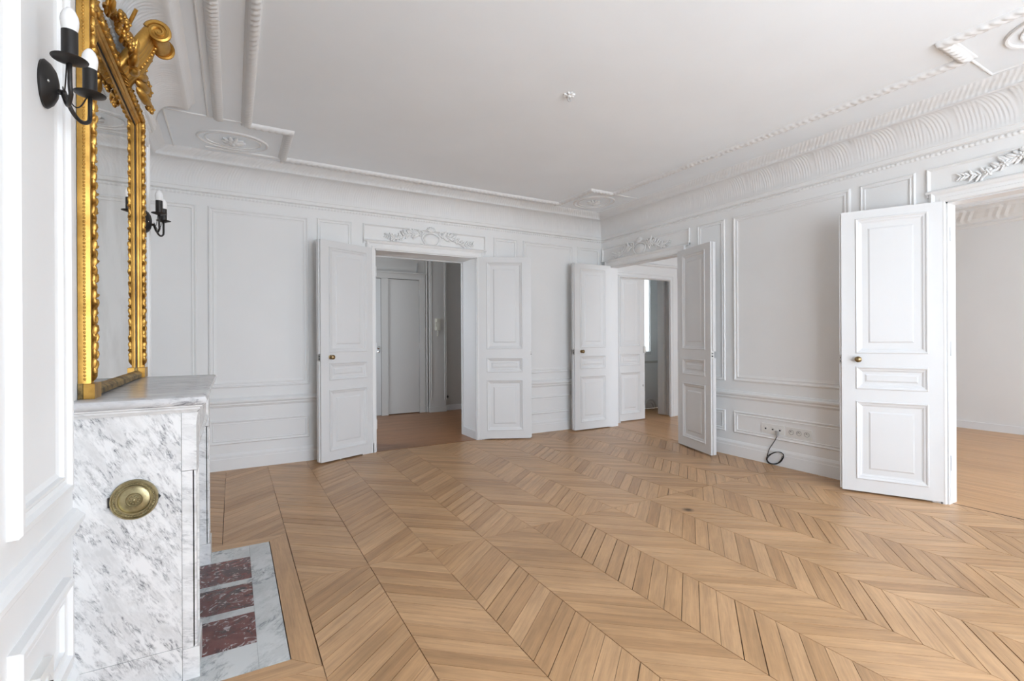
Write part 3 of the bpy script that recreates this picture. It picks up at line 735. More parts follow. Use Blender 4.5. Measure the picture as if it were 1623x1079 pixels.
# ------------------------------------------------------------------ door leaves
LW, LT, LZ0, LZ1 = 0.635, 0.042, 0.014, 2.252
def door_leaf(name, label, hinge, free, side, knob=True, latch=True, width=None, top=LZ1, z0=LZ0, lit=None):
    """visible face runs hinge -> free; side=+1: body lies to the left of that direction"""
    d = Vector((free[0] - hinge[0], free[1] - hinge[1])); W_ = width or d.length
    root = thing(name, label, 'door', (hinge[0], hinge[1], 0), math.atan2(d.y, d.x), None, 'structure')
    def Y(a): return side * a
    def bx(mb, x0, x1, a0, a1, zz0, zz1):
        y0, y1 = sorted((Y(a0), Y(a1))); return mb.box((x0, y0, zz0), (x1, y1, zz1))
    xa, xb = 0.098, W_ - 0.094
    zs = [(0.112, 0.735), (0.830, 1.010), (1.115, top - 0.062)]
    fr = MB()
    bx(fr, 0, xa, 0, LT, z0, top); bx(fr, xb, W_, 0, LT, z0, top)
    edges = [z0] + [z for p in zs for z in p] + [top]
    for i in range(0, len(edges), 2): bx(fr, xa, xb, 0, LT, edges[i], edges[i + 1])
    obj('frame', fr, DOOR, root)
    MO = [(0, 0.0), (0.0, 0.004), (0.005, 0.008), (0.012, 0.006), (0.018, -0.001), (0.030, -0.004), (0.036, -0.010), (0.044, -0.0125)]
    for q, (p0, p1) in enumerate(zs):
        pn = MB(); bx(pn, xa, xb, 0.0125, LT - 0.0125, p0, p1)
        mg = 0.082 if q != 1 else 0.058
        for f0, n_ in ((0.0125, -1), (LT - 0.0125, 1)):      # raised field with a bevel on both faces
            x0, x1, q0, q1 = xa + mg, xb - mg, p0 + mg, p1 - mg; h_ = 0.007; bv = 0.012
            ya, yb = Y(f0), Y(f0 + n_ * h_)
            vs = [(x0, ya, q0), (x1, ya, q0), (x1, ya, q1), (x0, ya, q1), (x0 + bv, yb, q0 + bv), (x1 - bv, yb, q0 + bv), (x1 - bv, yb, q1 - bv), (x0 + bv, yb, q1 - bv)]
            pn.add(vs, [(4, 5, 6, 7), (0, 1, 5, 4), (1, 2, 6, 5), (2, 3, 7, 6), (3, 0, 4, 7)])
        po = obj('panel', pn, DOOR, root)
        mo = MB()
        for yy, n_ in ((0.0, (0, -side, 0)), (Y(LT), (0, side, 0))):
            pts = [Vector((xa, yy, p0)), Vector((xb, yy, p0)), Vector((xb, yy, p1)), Vector((xa, yy, p1))]
            if Vector(n_).cross(pts[1] - pts[0]).z < 0: pts.reverse()
            mo.sweep(pts, n_, MO, True)
        obj('moulding', mo, DOOR, po)
    st = MB(); bx(st, W_, W_ + 0.014, 0.018, LT + 0.010, z0 + 0.006, 1.03); bx(st, W_, W_ + 0.014, 0.018, LT + 0.010, 1.10, top - 0.004)
    bx(st, -0.026, 0, 0.014, LT, z0 + 0.004, top - 0.004)
    obj('astragal', st, DOOR, root)
    hg = MB()
    for z in (0.30, 1.15, 2.0):
        hg.lathe([(0, z - 0.05), (0.008, z - 0.05), (0.008, z + 0.05), (0.003, z + 0.062), (0, z + 0.062)], 8, Matrix.Translation((-0.034, Y(LT * 0.6), 0)))
    obj('hinge', hg, DOOR, root, 40)
    if knob:
        rot = Matrix.Translation((W_ - 0.108, 0, 1.068)) @ Matrix.Rotation(R(90) * side, 4, 'X')
        k = MB().lathe([(0, 0), (0.021, 0), (0.022, 0.003), (0.017, 0.006), (0.010, 0.008), (0.008, 0.022), (0.012, 0.028), (0.021, 0.036), (0.024, 0.045), (0.021, 0.054), (0.010, 0.059), (0, 0.060)], 18, rot)
        ko = tag(obj('door_knob', k, KNOBM, root, 50), 'aged brass door knob', None)
    if latch:
        lp = MB(); bx(lp, W_, W_ + 0.004, 0.004, LT - 0.004, 1.025, 1.105); lo = obj('latch_plate', lp, PLASTIC if not knob else GREYPL, root)
        lb = MB(); bx(lb, W_ + 0.004, W_ + 0.012, 0.010, 0.022, 1.045, 1.058); bx(lb, W_ + 0.004, W_ + 0.008, 0.010, 0.026, 1.072, 1.082); obj('latch_bolt', lb, BLACK, lo)
    return root
door_leaf('door_1', 'white panelled door leaf with brass knob, folded back at the left of the back doorway', (1.362, 5.415), (0.763, 5.165), -1)
door_leaf('door_2', 'white panelled door leaf without knob, folded back at the right of the back doorway', (2.628, 5.400), (3.205, 5.125), 1, knob=False)
door_leaf('door_3', 'white panelled door leaf with brass knob standing open in front of the far corner', (4.590, 5.212), (3.958, 5.215), -1)
door_leaf('door_4', 'shaded white door leaf seen at a steep angle beside the socket wall', (4.525, 3.980), (4.335, 3.382), 1, knob=False)
door_leaf('door_5', 'largest white door leaf, nearest the viewer, with brass knob, at the right doorway', (4.588, 1.530), (4.292, 2.098), -1)
# bolt and white guide under the leaf left of the back doorway
d1 = bpy.data.objects['door_1']
obj('floor_bolt', MB().lathe([(0, 0.0), (0.005, 0.0), (0.005, 0.03), (0, 0.03)], 8, Matrix.Translation((0.42, -0.02, 0))), DOOR, d1, 40)
obj('door_wedge', MB().box((0.03, -0.028, 0.0005), (0.16, -0.004, 0.012)), DOOR, d1)
# white double door into the corridor, at the end of the next room
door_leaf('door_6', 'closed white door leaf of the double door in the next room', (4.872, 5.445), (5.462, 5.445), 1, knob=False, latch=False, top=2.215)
d6 = bpy.data.objects['door_6']
obj('strike_box', MB().box((0.560, -0.022, 1.02), (0.596, 0.0, 1.12)), PLASTIC, d6)
obj('keyhole', MB().box((0.548, -0.002, 0.505), (0.556, 0.0, 0.535)), BLACK, d6)
o7 = thing('door_7', 'white door leaf opened away into the corridor, seen edge-on', 'door', (6.045, 5.56, 0), R(88), None, 'structure')
obj('frame', MB().box((0, 0, 0.014), (0.14, 0.04, 2.215)), DOOR, o7)
hg = MB()
for z in (0.28, 1.08, 2.02): hg.lathe([(0, z - 0.05), (0.012, z - 0.05), (0.012, z + 0.05), (0.004, z + 0.066), (0, z + 0.066)], 8, Matrix.Translation((0.0, 0.046, 0)))
obj('hinge', hg, PLASTIC, o7, 40)
def on_next(u, z): return (u, DY, z)
obj('architrave', MB().sweep([on_next(D0, 0), on_next(D0, 2.235), on_next(D1, 2.235), on_next(D1, 0)], NB, [(-a, h) for a, h in ARCH]), DOOR, wall_next)
fz = Vector(NB).cross(Vector((1, 0, 0))).z
pts = [on_next(XR + RT, 2.34), on_next(NX, 2.34)]
if fz < 0: pts.reverse()
obj('overdoor_moulding', MB().sweep(pts, NB, [(0, 0), (0, 0.01), (0.012, 0.03), (0.03, 0.034), (0.04, 0.02), (0.05, 0.0)]), DOOR, wall_next)
jd = MB().box((D0, DY, 0), (D0 + 0.02, DY + 0.1, 2.235)).box((D1 - 0.02, DY, 0), (D1, DY + 0.1, 2.235)).box((D0, DY, 2.218), (D1, DY + 0.1, 2.235))
obj('door_jamb', jd, DOOR, wall_next)
# next room: cornice and baseboard on the far wall
nc = MB().sweep([(NX, YF, 0), (NX, DY, 0), (XR + RT, DY, 0)], Z, [(0, 2.70), (0.015, 2.715), (0.02, 2.73), (0.03, 2.735), (0.03, 2.76), (0.06, 2.80), (0.12, 2.85), (0.18, 2.885), (0.20, 2.92), (0.26, 2.951)], False, 0.04,
                lambda i, s, q, ln: 0.008 * abs(math.sin(PI * s / 0.09)) if 4 < q < 8 else 0)
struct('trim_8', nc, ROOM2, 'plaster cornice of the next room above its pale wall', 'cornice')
cb_ = MB().box((7.55, 2.75, 2.935), (8.37, 3.45, 2.95)).sweep(rect(7.6, 1.0, 8.37, 3.4), (0, 0, -1), pc, True)
struct('trim_9', cb_, DOOR, 'white moulded ceiling frame of the next room', 'moulding')
tag(obj('baseboard_next_room', MB().box((NX - 0.018, YF, 0), (NX, DY, 0.098)).box((D1 + 0.1, DY - 0.016, 0), (NX - 0.018, DY, 0.11)), DOOR), 'white baseboard of the next room', 'baseboard', None, 'structure')

# ------------------------------------------------------------------ hall
hd = thing('door_8', 'plain flush hall door with slim frame, beyond the back doorway', 'door', (2.215, HYB, 0), 0, None, 'structure')
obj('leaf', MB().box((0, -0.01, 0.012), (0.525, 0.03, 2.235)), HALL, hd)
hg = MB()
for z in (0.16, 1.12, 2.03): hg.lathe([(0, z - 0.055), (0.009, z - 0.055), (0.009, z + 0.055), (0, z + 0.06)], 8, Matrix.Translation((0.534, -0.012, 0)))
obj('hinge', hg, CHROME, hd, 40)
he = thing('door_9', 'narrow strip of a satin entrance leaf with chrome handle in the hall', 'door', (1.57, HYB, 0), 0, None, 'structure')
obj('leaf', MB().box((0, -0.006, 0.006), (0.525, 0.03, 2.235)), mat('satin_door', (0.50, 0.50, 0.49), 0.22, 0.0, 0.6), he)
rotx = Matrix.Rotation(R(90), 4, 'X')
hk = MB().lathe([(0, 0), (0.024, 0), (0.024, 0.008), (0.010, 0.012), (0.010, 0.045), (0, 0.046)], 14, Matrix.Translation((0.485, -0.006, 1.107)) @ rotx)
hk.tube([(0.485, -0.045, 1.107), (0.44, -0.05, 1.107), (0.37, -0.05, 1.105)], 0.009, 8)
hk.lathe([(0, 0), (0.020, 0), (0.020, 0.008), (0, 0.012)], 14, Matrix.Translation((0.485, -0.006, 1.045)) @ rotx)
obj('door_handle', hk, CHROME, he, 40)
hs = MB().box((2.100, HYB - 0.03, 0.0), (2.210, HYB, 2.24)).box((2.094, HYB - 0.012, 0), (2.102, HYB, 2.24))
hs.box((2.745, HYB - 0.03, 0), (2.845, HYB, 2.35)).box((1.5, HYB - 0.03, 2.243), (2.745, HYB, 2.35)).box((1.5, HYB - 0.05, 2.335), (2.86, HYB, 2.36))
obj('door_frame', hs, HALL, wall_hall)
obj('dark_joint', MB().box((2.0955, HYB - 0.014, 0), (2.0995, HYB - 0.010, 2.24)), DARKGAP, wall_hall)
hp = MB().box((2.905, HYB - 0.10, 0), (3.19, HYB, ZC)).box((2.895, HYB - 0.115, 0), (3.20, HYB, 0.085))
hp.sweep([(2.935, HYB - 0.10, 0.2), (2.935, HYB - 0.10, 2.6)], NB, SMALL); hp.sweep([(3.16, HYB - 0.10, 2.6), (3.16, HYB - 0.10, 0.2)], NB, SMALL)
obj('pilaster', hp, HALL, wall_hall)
obj('heating_pipe', MB().tube([(2.875, HYB - 0.03, 0), (2.875, HYB - 0.03, ZC)], 0.014, 10), HALL, wall_hall, 40)
obj('hall_baseboard', MB().box((3.19, HYB - 0.02, 0), (HX1, HYB, 0.09)), DOOR, wall_hall)
obj('cable_trunking', MB().box((2.70, HYB - 0.02, 2.37), (2.72, HYB, 2.52)), GREYPL, wall_hall)
ic = thing('intercom', 'ivory wall intercom handset on the hall pilaster', 'intercom', (3.042, HYB - 0.10, 1.25))
obj('base_plate', MB().box((-0.045, -0.018, 0.14), (0.045, 0, 0.345)), IVORY, ic)
hb = MB(); hb.sweep([(-0.030, -0.018, 0.145), (-0.030, -0.018, 0.34)], (-1, 0, 0), [(0, 0.012), (0.004, 0.02), (0.03, 0.022), (0.03, -0.012), (0, -0.012)])
hb.box((-0.036, -0.052, 0.285), (0.0, -0.018, 0.335)).box((-0.036, -0.052, 0.15), (0.0, -0.018, 0.20))
obj('handset', hb, IVORY, ic)
obj('cord', MB().tube([(0.012 * math.cos(t * 9) - 0.005, -0.02 + 0.008 * math.sin(t * 9), 0.145 - 0.10 * math.sin(t * 0.5)) for t in [i * 0.12 for i in range(53)]], 0.004, 6), IVORY, ic, True)
hsock = thing('wall_socket', 'small round grey socket low on the hall wall beside the pilaster', 'socket', (3.25, HYB, 0.235))
obj('plate', MB().lathe([(0, 0.01), (0.036, 0.01), (0.04, 0), (0.04, -0.002)], 16, Matrix.Rotation(R(90), 4, 'X')), GREYPL, hsock, 40)
obj('outlet', MB().lathe([(0, 0.012), (0.022, 0.012), (0.022, 0.008)], 14, Matrix.Rotation(R(90), 4, 'X')), BLACK, hsock)

# ------------------------------------------------------------------ corridor
wn = thing('window_1', 'frosted corridor window glimpsed past the closed white leaf', 'window', (5.75, 6.25, 0.95), 0, None, 'structure')
obj('window_frame', MB().box((0, -0.01, 0), (0.67, 0.06, 0.05)).box((0, -0.01, 1.42), (0.67, 0.06, 1.47)).box((0, -0.01, 0.05), (0.04, 0.06, 1.42)).box((0.655, -0.01, 0.05), (0.67, 0.06, 1.42)), DOOR, wn)
obj('pane', MB().box((0.04, 0.02, 0.05), (0.655, 0.026, 1.42)), FROST, wn)
obj('wainscot_rail', MB().box((4.6, 6.225, 0.80), (7.4, 6.25, 0.84)), HALL, wall_corr)
obj('corner_post', MB().box((6.045, 5.70, 0), (6.075, 5.735, 2.30)), DOOR, wall_corr)
obj('corridor_baseboard', MB().box((6.046, 5.60, 0), (6.06, 5.70, 0.12)), DOOR, wall_corr)
pp = MB()
for r_, dx in ((0.14, 0), (0.085, 0.0)):
    pp.tube([(6.30 + r_ * math.cos(a), 6.16, 0.03 + r_ * 1.0 * math.sin(a)) for a in [PI * i / 14 for i in range(15)]], 0.016, 8)
tag(obj('bent_pipe', pp, DOOR, None, True), 'white bent pipes on the corridor floor under the frosted window', 'pipe')
lsw = thing('light_switch', 'pale double light switch on the grey corridor wall', 'switch', (6.046, 5.62, 1.05))
obj('plate', MB().box((-0.008, -0.04, 0.0), (0.0, 0.04, 0.155)), PLASTIC, lsw)
obj('rocker', MB().box((-0.012, -0.026, 0.09), (-0.008, 0.026, 0.14)), GREYPL, lsw); obj('rocker', MB().box((-0.012, -0.026, 0.016), (-0.008, 0.026, 0.066)), GREYPL, lsw)

# ------------------------------------------------------------------ windows behind the viewer
for i, (a, b_) in enumerate(WINS):
    wd = thing('window_%d' % (i + 2), 'tall white casement window behind the viewer, %s' % ('left of the room', 'right of the room', 'left in the next room', 'right in the next room')[i], 'window', (a, YF - 0.2, WZ0), 0, None, 'structure')
    wdt = b_ - a; ht = WZ1 - WZ0
    fr = MB().box((0, 0, 0), (0.06, 0.05, ht)).box((wdt - 0.06, 0, 0), (wdt, 0.05, ht)).box((wdt / 2 - 0.05, 0, 0), (wdt / 2 + 0.05, 0.05, ht))
    for z0, z1 in ((0, 0.09), (ht - 0.06, ht), (ht * 0.36, ht * 0.36 + 0.03), (ht * 0.68, ht * 0.68 + 0.03)):
        fr.box((0.06, 0.005, z0), (wdt / 2 - 0.05, 0.045, z1)); fr.box((wdt / 2 + 0.05, 0.005, z0), (wdt - 0.06, 0.045, z1))
    obj('window_frame', fr, DOOR, wd)

# ------------------------------------------------------------------ fireplace
MY0, MY1, MX, MZ = 2.150, 3.360, -0.118, 1.045
fp = thing('fireplace', 'white grey-veined marble fireplace on the chimney breast', 'fireplace', (0, 0, 0))
# shelf: slab with rounded nose, swept around three sides
nose = [(-0.05, 1.010), (0.012, 1.010), (0.020, 1.014), (0.026, 1.022), (0.027, 1.032), (0.022, 1.041), (0.012, 1.045), (-0.05, 1.045)]
shp = [(XW, MY1 + 0.012), (MX, MY1 + 0.012), (MX, MY0 - 0.012), (XW, MY0 - 0.012)]
sh = MB().sweep([(x, y, 0) for x, y in shp], Z, [(-a, z) for a, z in nose][::1])
sh2 = MB().sweep([(x, y, 0) for x, y in reversed(shp)], Z, nose) if False else None
def around(prof):        # profile a is outward from the body
    return MB().sweep([(XW, MY0, 0), (MX, MY0, 0), (MX, MY1, 0), (XW, MY1, 0)], Z, [(-a, z) for a, z in prof])
shelf = around([(a + 0.008, z) for a, z in nose]); shelf.box((XW, MY0 - 0.0, 1.0105), (MX, MY1, 1.0445))
obj('shelf', shelf, MARBLET, fp, 35)
obj('shelf_moulding', around([(-0.02, 0.984), (0.003, 0.984), (0.006, 0.990), (0.013, 0.996), (0.013, 1.002), (0.020, 1.006), (0.020, 1.010), (-0.02, 1.010)]), MARBLEP, fp, 35)
obj('side_panel', MB().box((XW, MY0 + 0.003, 0.125), (-0.1645, MY0 + 0.04, 0.984)), MARBLE, fp)
obj('side_panel', MB().box((XW, MY1 - 0.04, 0.125), (-0.1645, MY1 - 0.003, 0.984)), MARBLE, fp)
obj('side_plinth', MB().box((XW, MY0 + 0.001, 0.0016), (-0.1645, MY0 + 0.04, 0.124)), MARBLE, fp)
obj('side_plinth', MB().box((XW, MY1 - 0.04, 0.0016), (-0.1645, MY1 - 0.001, 0.124)), MARBLE, fp)
LWD = 0.165
for y0, y1 in ((MY0, MY0 + LWD), (MY1 - LWD, MY1)):
    obj('plinth_block', MB().box((-0.1635, y0 - 0.002, 0.0016), (MX + 0.007, y1 + 0.006, 0.115)), MARBLEP, fp)
    pl = MB().box((-0.1635, y0, 0.116), (MX - 0.008, y1, 0.768))
    pl.sweep([(MX - 0.008, y0 + 0.0, 0.118), (MX - 0.008, y1, 0.118), (MX - 0.008, y1, 0.768), (MX - 0.008, y0, 0.768)], (1, 0, 0), [(0, -0.004), (0, 0.006), (0.004, 0.008), (0.020, 0.008), (0.026, 0.002), (0.030, -0.004)], True)
    obj('pilaster', pl, MARBLEP, fp)
    cap = MB().extr([(-0.1635, y0, 0.770), (MX, y0, 0.770), (MX, y0, 0.94), (MX + 0.002, y0, 0.962), (MX + 0.006, y0, 0.983), (-0.1635, y0, 0.983)], (0, y1 - y0, 0))
    obj('console_block', cap, MARBLEP, fp)
fz_ = MB().box((-0.30, MY0 + LWD, 0.80), (MX - 0.010, MY1 - LWD, 0.983))
fz_.sweep([(MX - 0.010, MY0 + LWD + 0.02, 0.82), (MX - 0.010, MY1 - LWD - 0.02, 0.82), (MX - 0.010, MY1 - LWD - 0.02, 0.965), (MX - 0.010, MY0 + LWD + 0.02, 0.965)], (1, 0, 0), [(0, 0), (0.004, 0.008), (0.016, 0.01), (0.022, 0.0)], True)
obj('frieze', fz_, MARBLEP, fp)
obj('inner_slip', MB().box((-0.30, MY0 + LWD + 0.002, 0.0016), (-0.168, MY0 + LWD + 0.09, 0.798)), MARBLEP, fp)
obj('inner_slip', MB().box((-0.30, MY1 - LWD - 0.09, 0.0016), (-0.168, MY1 - LWD - 0.002, 0.798)), MARBLEP, fp)
obj('iron_shutter', MB().box((-0.26, MY0 + LWD + 0.09, 0.003), (-0.24, MY1 - LWD - 0.09, 0.798)), IRON, fp)
# round brass warm-air vent on the side
vr = Matrix.Translation((-0.302, MY0 + 0.003, 0.690)) @ Matrix.Rotation(R(90), 4, 'X')
vent = obj('vent_cover', MB().lathe([(0, 0.012), (0.019, 0.011), (0.022, 0.015), (0.0245, 0.011), (0.036, 0.010), (0.046, 0.006), (0.0475, 0.013), (0.050, 0.013), (0.0515, 0.005), (0.0625, 0.005), (0.064, 0.013), (0.068, 0.013), (0.070, 0.007), (0.070, 0)], 44, vr), BRASS, fp, 50)
vent['label'] = 'round aged brass warm-air vent with a rosette'
rs = MB()
for i in range(10):
    a = 2 * PI * i / 10; rs.ell(vr @ Vector((0.0125 * math.cos(a), 0.0125 * math.sin(a), 0.012)), ((0.0038, 0, 0), (0, 0.0045, 0), (0, 0, 0.0038)), 7, 4)
rs.ell(vr @ Vector((0, 0, 0.013)), ((0.0055, 0, 0), (0, 0.005, 0), (0, 0, 0.0055)), 8, 5)
rs.tube([vr @ Vector((0.021 * math.cos(2 * PI * i / 28), 0.021 * math.sin(2 * PI * i / 28), 0.0125)) for i in range(28)], 0.0022, 5, True)
obj('rosette', rs, BRASS, vent, True)
be = MB()
for i in range(44):
    a = 2 * PI * i / 44; be.ell(vr @ Vector((0.057 * math.cos(a), 0.057 * math.sin(a), 0.008)), ((0.0030, 0, 0), (0, 0.0040, 0), (0, 0, 0.0034)), 6, 4)
obj('beaded_rim', be, BRASS, vent, True)
obj('hinge_tab', MB().box((-0.376, MY0 - 0.003, 0.672), (-0.370, MY0 + 0.003, 0.706)), BLACK, vent)
obj('catch_point', MB().extr([(-0.236, MY0 - 0.002, 0.704), (-0.226, MY0 - 0.002, 0.690), (-0.236, MY0 - 0.002, 0.676)], (0, 0.005, 0)), BLACK, vent)

# hearth slab let into the floor
he_ = thing('hearth', 'marble hearth slab with red panels let into the parquet', 'hearth', (0, 0, 0))
def slab(nm, x0, y0, x1, y1, mt, z=0.0012): obj(nm, MB().box((x0 + 0.0004, y0 + 0.0004, -0.02), (x1 - 0.0004, y1 - 0.0004, z)), mt, he_)
hx0, hx1 = -0.30, 0.082
slab('border_slab', hx1, HB[1] + 0.003, HB[0] - 0.003, HB[2] - 0.003, MARBLEH)
slab('border_slab', hx0, HB[1] + 0.003, hx1, 2.272, MARBLEH); slab('border_slab', hx0, 3.187, hx1, HB[2] - 0.003, MARBLEH)
slab('dividing_strip', hx0, 2.534, hx1, 2.591, MARBLEH); slab('dividing_strip', hx0, 2.849, hx1, 2.900, MARBLEH)
for y0, y1 in ((2.272, 2.534), (2.591, 2.849), (2.900, 3.187)): slab('marble_tile', hx0, y0, hx1, y1, REDM)
for o in he_.children:
    if o.name.startswith('marble_tile'): o['label'] = 'dark red marble panel flecked with white'

# ------------------------------------------------------------------ gilded mirror
gm = thing('wall_mirror', 'tall gilded overmantel mirror with carved crest above the fireplace', 'mirror', (0, 0, MZ))
GY0, GY1, GZ1 = 2.215, 3.430, 1.475      # z relative to the mantel shelf
GF = -0.425
obj('back_board', MB().box((XW + 0.002, GY0 + 0.01, 0.01), (-0.462, GY1 - 0.01, GZ1 - 0.02)), GOLDW, gm)
obj('mirror_glass', MB().box((-0.4618, GY0 + 0.06, 0.03), (-0.4585, GY1 - 0.06, GZ1 - 0.10)), MIRROR, gm)
STI = 0.088
BX = -0.466                                   # back plane of the frame
FP = [(0, 0.002), (0, 0.012), (0.009, 0.014), (0.011, 0.020), (0.019, 0.022), (0.024, 0.031), (0.029, 0.026), (0.034, 0.024), (0.056, 0.024), (0.060, 0.027), (0.064, 0.022), (0.068, 0.020), (0.071, 0.030), (0.077, 0.036), (0.083, 0.034), (0.086, 0.026), (0.088, 0.022), (0.088, 0.0)]
yi0, yi1, zi1 = GY0 + STI, GY1 - STI, GZ1 - STI
fr_path = [(BX, yi0, 0.054), (BX, yi0, zi1), (BX, yi1, zi1), (BX, yi1, 0.054)]
ln_ = Vector((1, 0, 0)).cross(Vector((0, 0, 1)))
sgn_ = 1 if ln_.y < 0 else -1
frm = obj('frame', MB().sweep(fr_path, (1, 0, 0), [(sgn_ * a, h) for a, h in FP]), GOLD, gm, 40)
obj('rebate_shadow', MB().sweep(fr_path, (1, 0, 0), [(sgn_ * a, h) for a, h in [(-0.007, 0.003), (-0.007, 0.010), (-0.001, 0.0105), (-0.001, 0.003)]]), BLACK, frm)  # black strip standing in for the shadow between glass and frame
rnd = random.Random(3)
def leaves(p0, p1):
    lf = MB(); p0, p1 = Vector(p0), Vector(p1); t_ = (p1 - p0).normalized(); w_ = t_.cross(Vector((1, 0, 0))); n_ = int((p1 - p0).length / 0.030)
    for i in range(n_):
        c = p0 + (p1 - p0) * ((i + 0.5) / n_)
        sg = 1 if i % 2 else -1
        for a, off, ln, wd in ((0.50, 0.003, 0.027, 0.0075), (0.95, 0.009, 0.018, 0.0055), (-0.15, -0.010, 0.022, 0.0055)):
            d = t_ * math.cos(a) + w_ * (sg * math.sin(a)); q = t_ * -math.sin(a) + w_ * (sg * math.cos(a))
            lf.ell(c + w_ * (sg * off) + t_ * rnd.uniform(-0.005, 0.005), (d * ln, q * wd, Vector((rnd.uniform(0.010, 0.016), 0, 0)) + d * 0.008), 7, 5)
    return lf
for ya, yb, za, zb in ((yi0 - 0.045, yi0 - 0.045, 0.07, GZ1 - 0.03), (yi1 + 0.045, yi1 + 0.045, 0.07, GZ1 - 0.03), (yi0 - 0.02, yi1 + 0.02, zi1 + 0.045, zi1 + 0.045)):
    obj('leaf_carving', leaves((BX + 0.034, ya, za), (BX + 0.034, yb, zb)), GOLD, frm, 60)
for outer, s_ in ((GY0, -1), (GY1, 1)):
    pe = MB(); z = 0.07
    while z < GZ1 - 0.01:       # pearl row along the side face
        pe.ell((-0.4475, outer + s_ * 0.0005, z), ((0.0040, 0, 0), (0, 0.0038, 0), (0, 0, 0.0050)), 6, 4); z += 0.0125
    obj('pearl_row', pe, GOLD, frm, True)
    y0, y1 = (GY0, GY0 + STI) if s_ < 0 else (GY1 - STI, GY1)
    obj('foot_block', MB().box((BX, y0 - 0.005, 0.0005), (-0.452, y1 + 0.004, 0.055)), GOLDW, gm)
    obj('foot_block', MB().box((-0.4505, y0 - 0.005, 0.0005), (-0.420, y1 + 0.006, 0.053)), GOLD, gm)
obj('bottom_rail', MB().extr([(-0.466, yi0, 0.004), (-0.432, yi0, 0.004), (-0.432, yi0, 0.024), (-0.444, yi0, 0.034), (-0.458, yi0, 0.038), (-0.466, yi0, 0.038)], (0, yi1 - yi0, 0)), GOLDW, gm)
# crest: volute cartouche leaning forward, with flowers on both sides
YC = 2.82
cr_ = MB()
body = []
for i in range(13):            # acanthus body rising and curling forward
    t = i / 12; a = -0.25 + 2.05 * t
    body.append(Vector((-0.425 + 0.105 * t + 0.01 * math.sin(3 * t), YC, GZ1 - 0.06 + 0.225 * t - 0.02 * t * t)))
for k in range(-3, 4):
    off = k * 0.030
    cr_.tube([p + Vector((-0.010 * abs(k) / 3, off * (1 - 0.25 * i / 12), 0)) for i, p in enumerate(body)], [0.020 + 0.008 * math.sin(PI * i / 12) for i in range(13)], 8)
top = body[-1]
for sg in (-1, 1):             # scroll ends of the volute
    pts, rr = [], []
    for i in range(34):
        t = i / 33; a = PI * 0.9 - t * 2 * PI * 1.9; r = 0.050 * (1 - 0.82 * t)
        pts.append(top + Vector((0.030 + r * math.cos(a), sg * (0.075 + 0.012 * t), -0.004 + r * math.sin(a)))); rr.append(0.012 * (1 - 0.5 * t))
    cr_.tube(pts, rr, 7)
roll = MB()
cr_.lathe([(0, -0.08), (0.036, -0.08), (0.040, -0.03), (0.034, 0), (0.040, 0.03), (0.036, 0.08), (0, 0.08)], 16, Matrix.Translation(top + Vector((0.026, 0, -0.004))) @ Matrix.Rotation(R(90), 4, 'X'))
for i in range(9):             # pearl string down the body
    p = body[2 + i]; cr_.ell(p + Vector((0.022, 0, -0.012)), ((0.009, 0, 0), (0, 0.009, 0), (0, 0, 0.009)), 7, 5)
for sg in (-1, 1):
    for i in range(5):
        a = 0.5 + 0.35 * i; d = Vector((0.25, sg * math.sin(a), math.cos(a))).normalized(); q = Vector((0, sg * math.cos(a), -math.sin(a)))
        cr_.ell(Vector((-0.405, YC, GZ1 - 0.04)) + d * (0.10 + 0.01 * i), (d * 0.062, q * 0.022, (0.020, 0, 0)), 8, 5)
    pts, rr = [], []
    for i in range(20):
        t = i / 19; a = -0.6 + t * 2 * PI * 1.1; r = 0.040 * (1 - 0.7 * t)
        pts.append(Vector((-0.385 + 0.02 * t, YC + sg * (0.17 + r * math.cos(a)), GZ1 + 0.02 + r * math.sin(a)))); rr.append(0.012 * (1 - 0.4 * t))
    cr_.tube(pts, rr, 7)
crest = obj('crest', cr_, GOLD, gm, 50)
rnd = random.Random(11)
for sg in (-1, 1):
    fl_ = MB()
    for n_ in range(30):
        t = rnd.random(); y = YC + sg * (0.16 + 0.32 * t); z = GZ1 - 0.02 + (0.13 * (1 - t) ** 1.2) * rnd.random() + 0.01
        x = -0.415 + 0.035 * rnd.random()
        if n_ % 3 == 0:
            for k in range(6):
                a = 2 * PI * k / 6
                fl_.ell((x + 0.012, y + 0.015 * math.cos(a), z + 0.015 * math.sin(a)), ((0.010, 0, 0), (0, 0.011, 0), (0, 0, 0.011)), 6, 4)
            fl_.ell((x + 0.022, y, z), ((0.008, 0, 0), (0, 0.007, 0), (0, 0, 0.007)), 6, 4)
        else:
            a = rnd.uniform(-0.9, 0.9); d = Vector((0.3, sg * math.cos(a), math.sin(a))).normalized(); q = d.cross(Vector((1, 0, 0))).normalized()
            fl_.ell((x, y, z), (d * 0.036, q * 0.014, d.cross(q) * 0.009), 6, 4)
    fl_.tube([(-0.40 + 0.05 * i / 6, YC + sg * (0.16 + 0.01 * i), GZ1 + 0.06 + 0.014 * i) for i in range(7)], 0.008, 6)
    obj('flower_garland', fl_, GOLD, crest, 60)

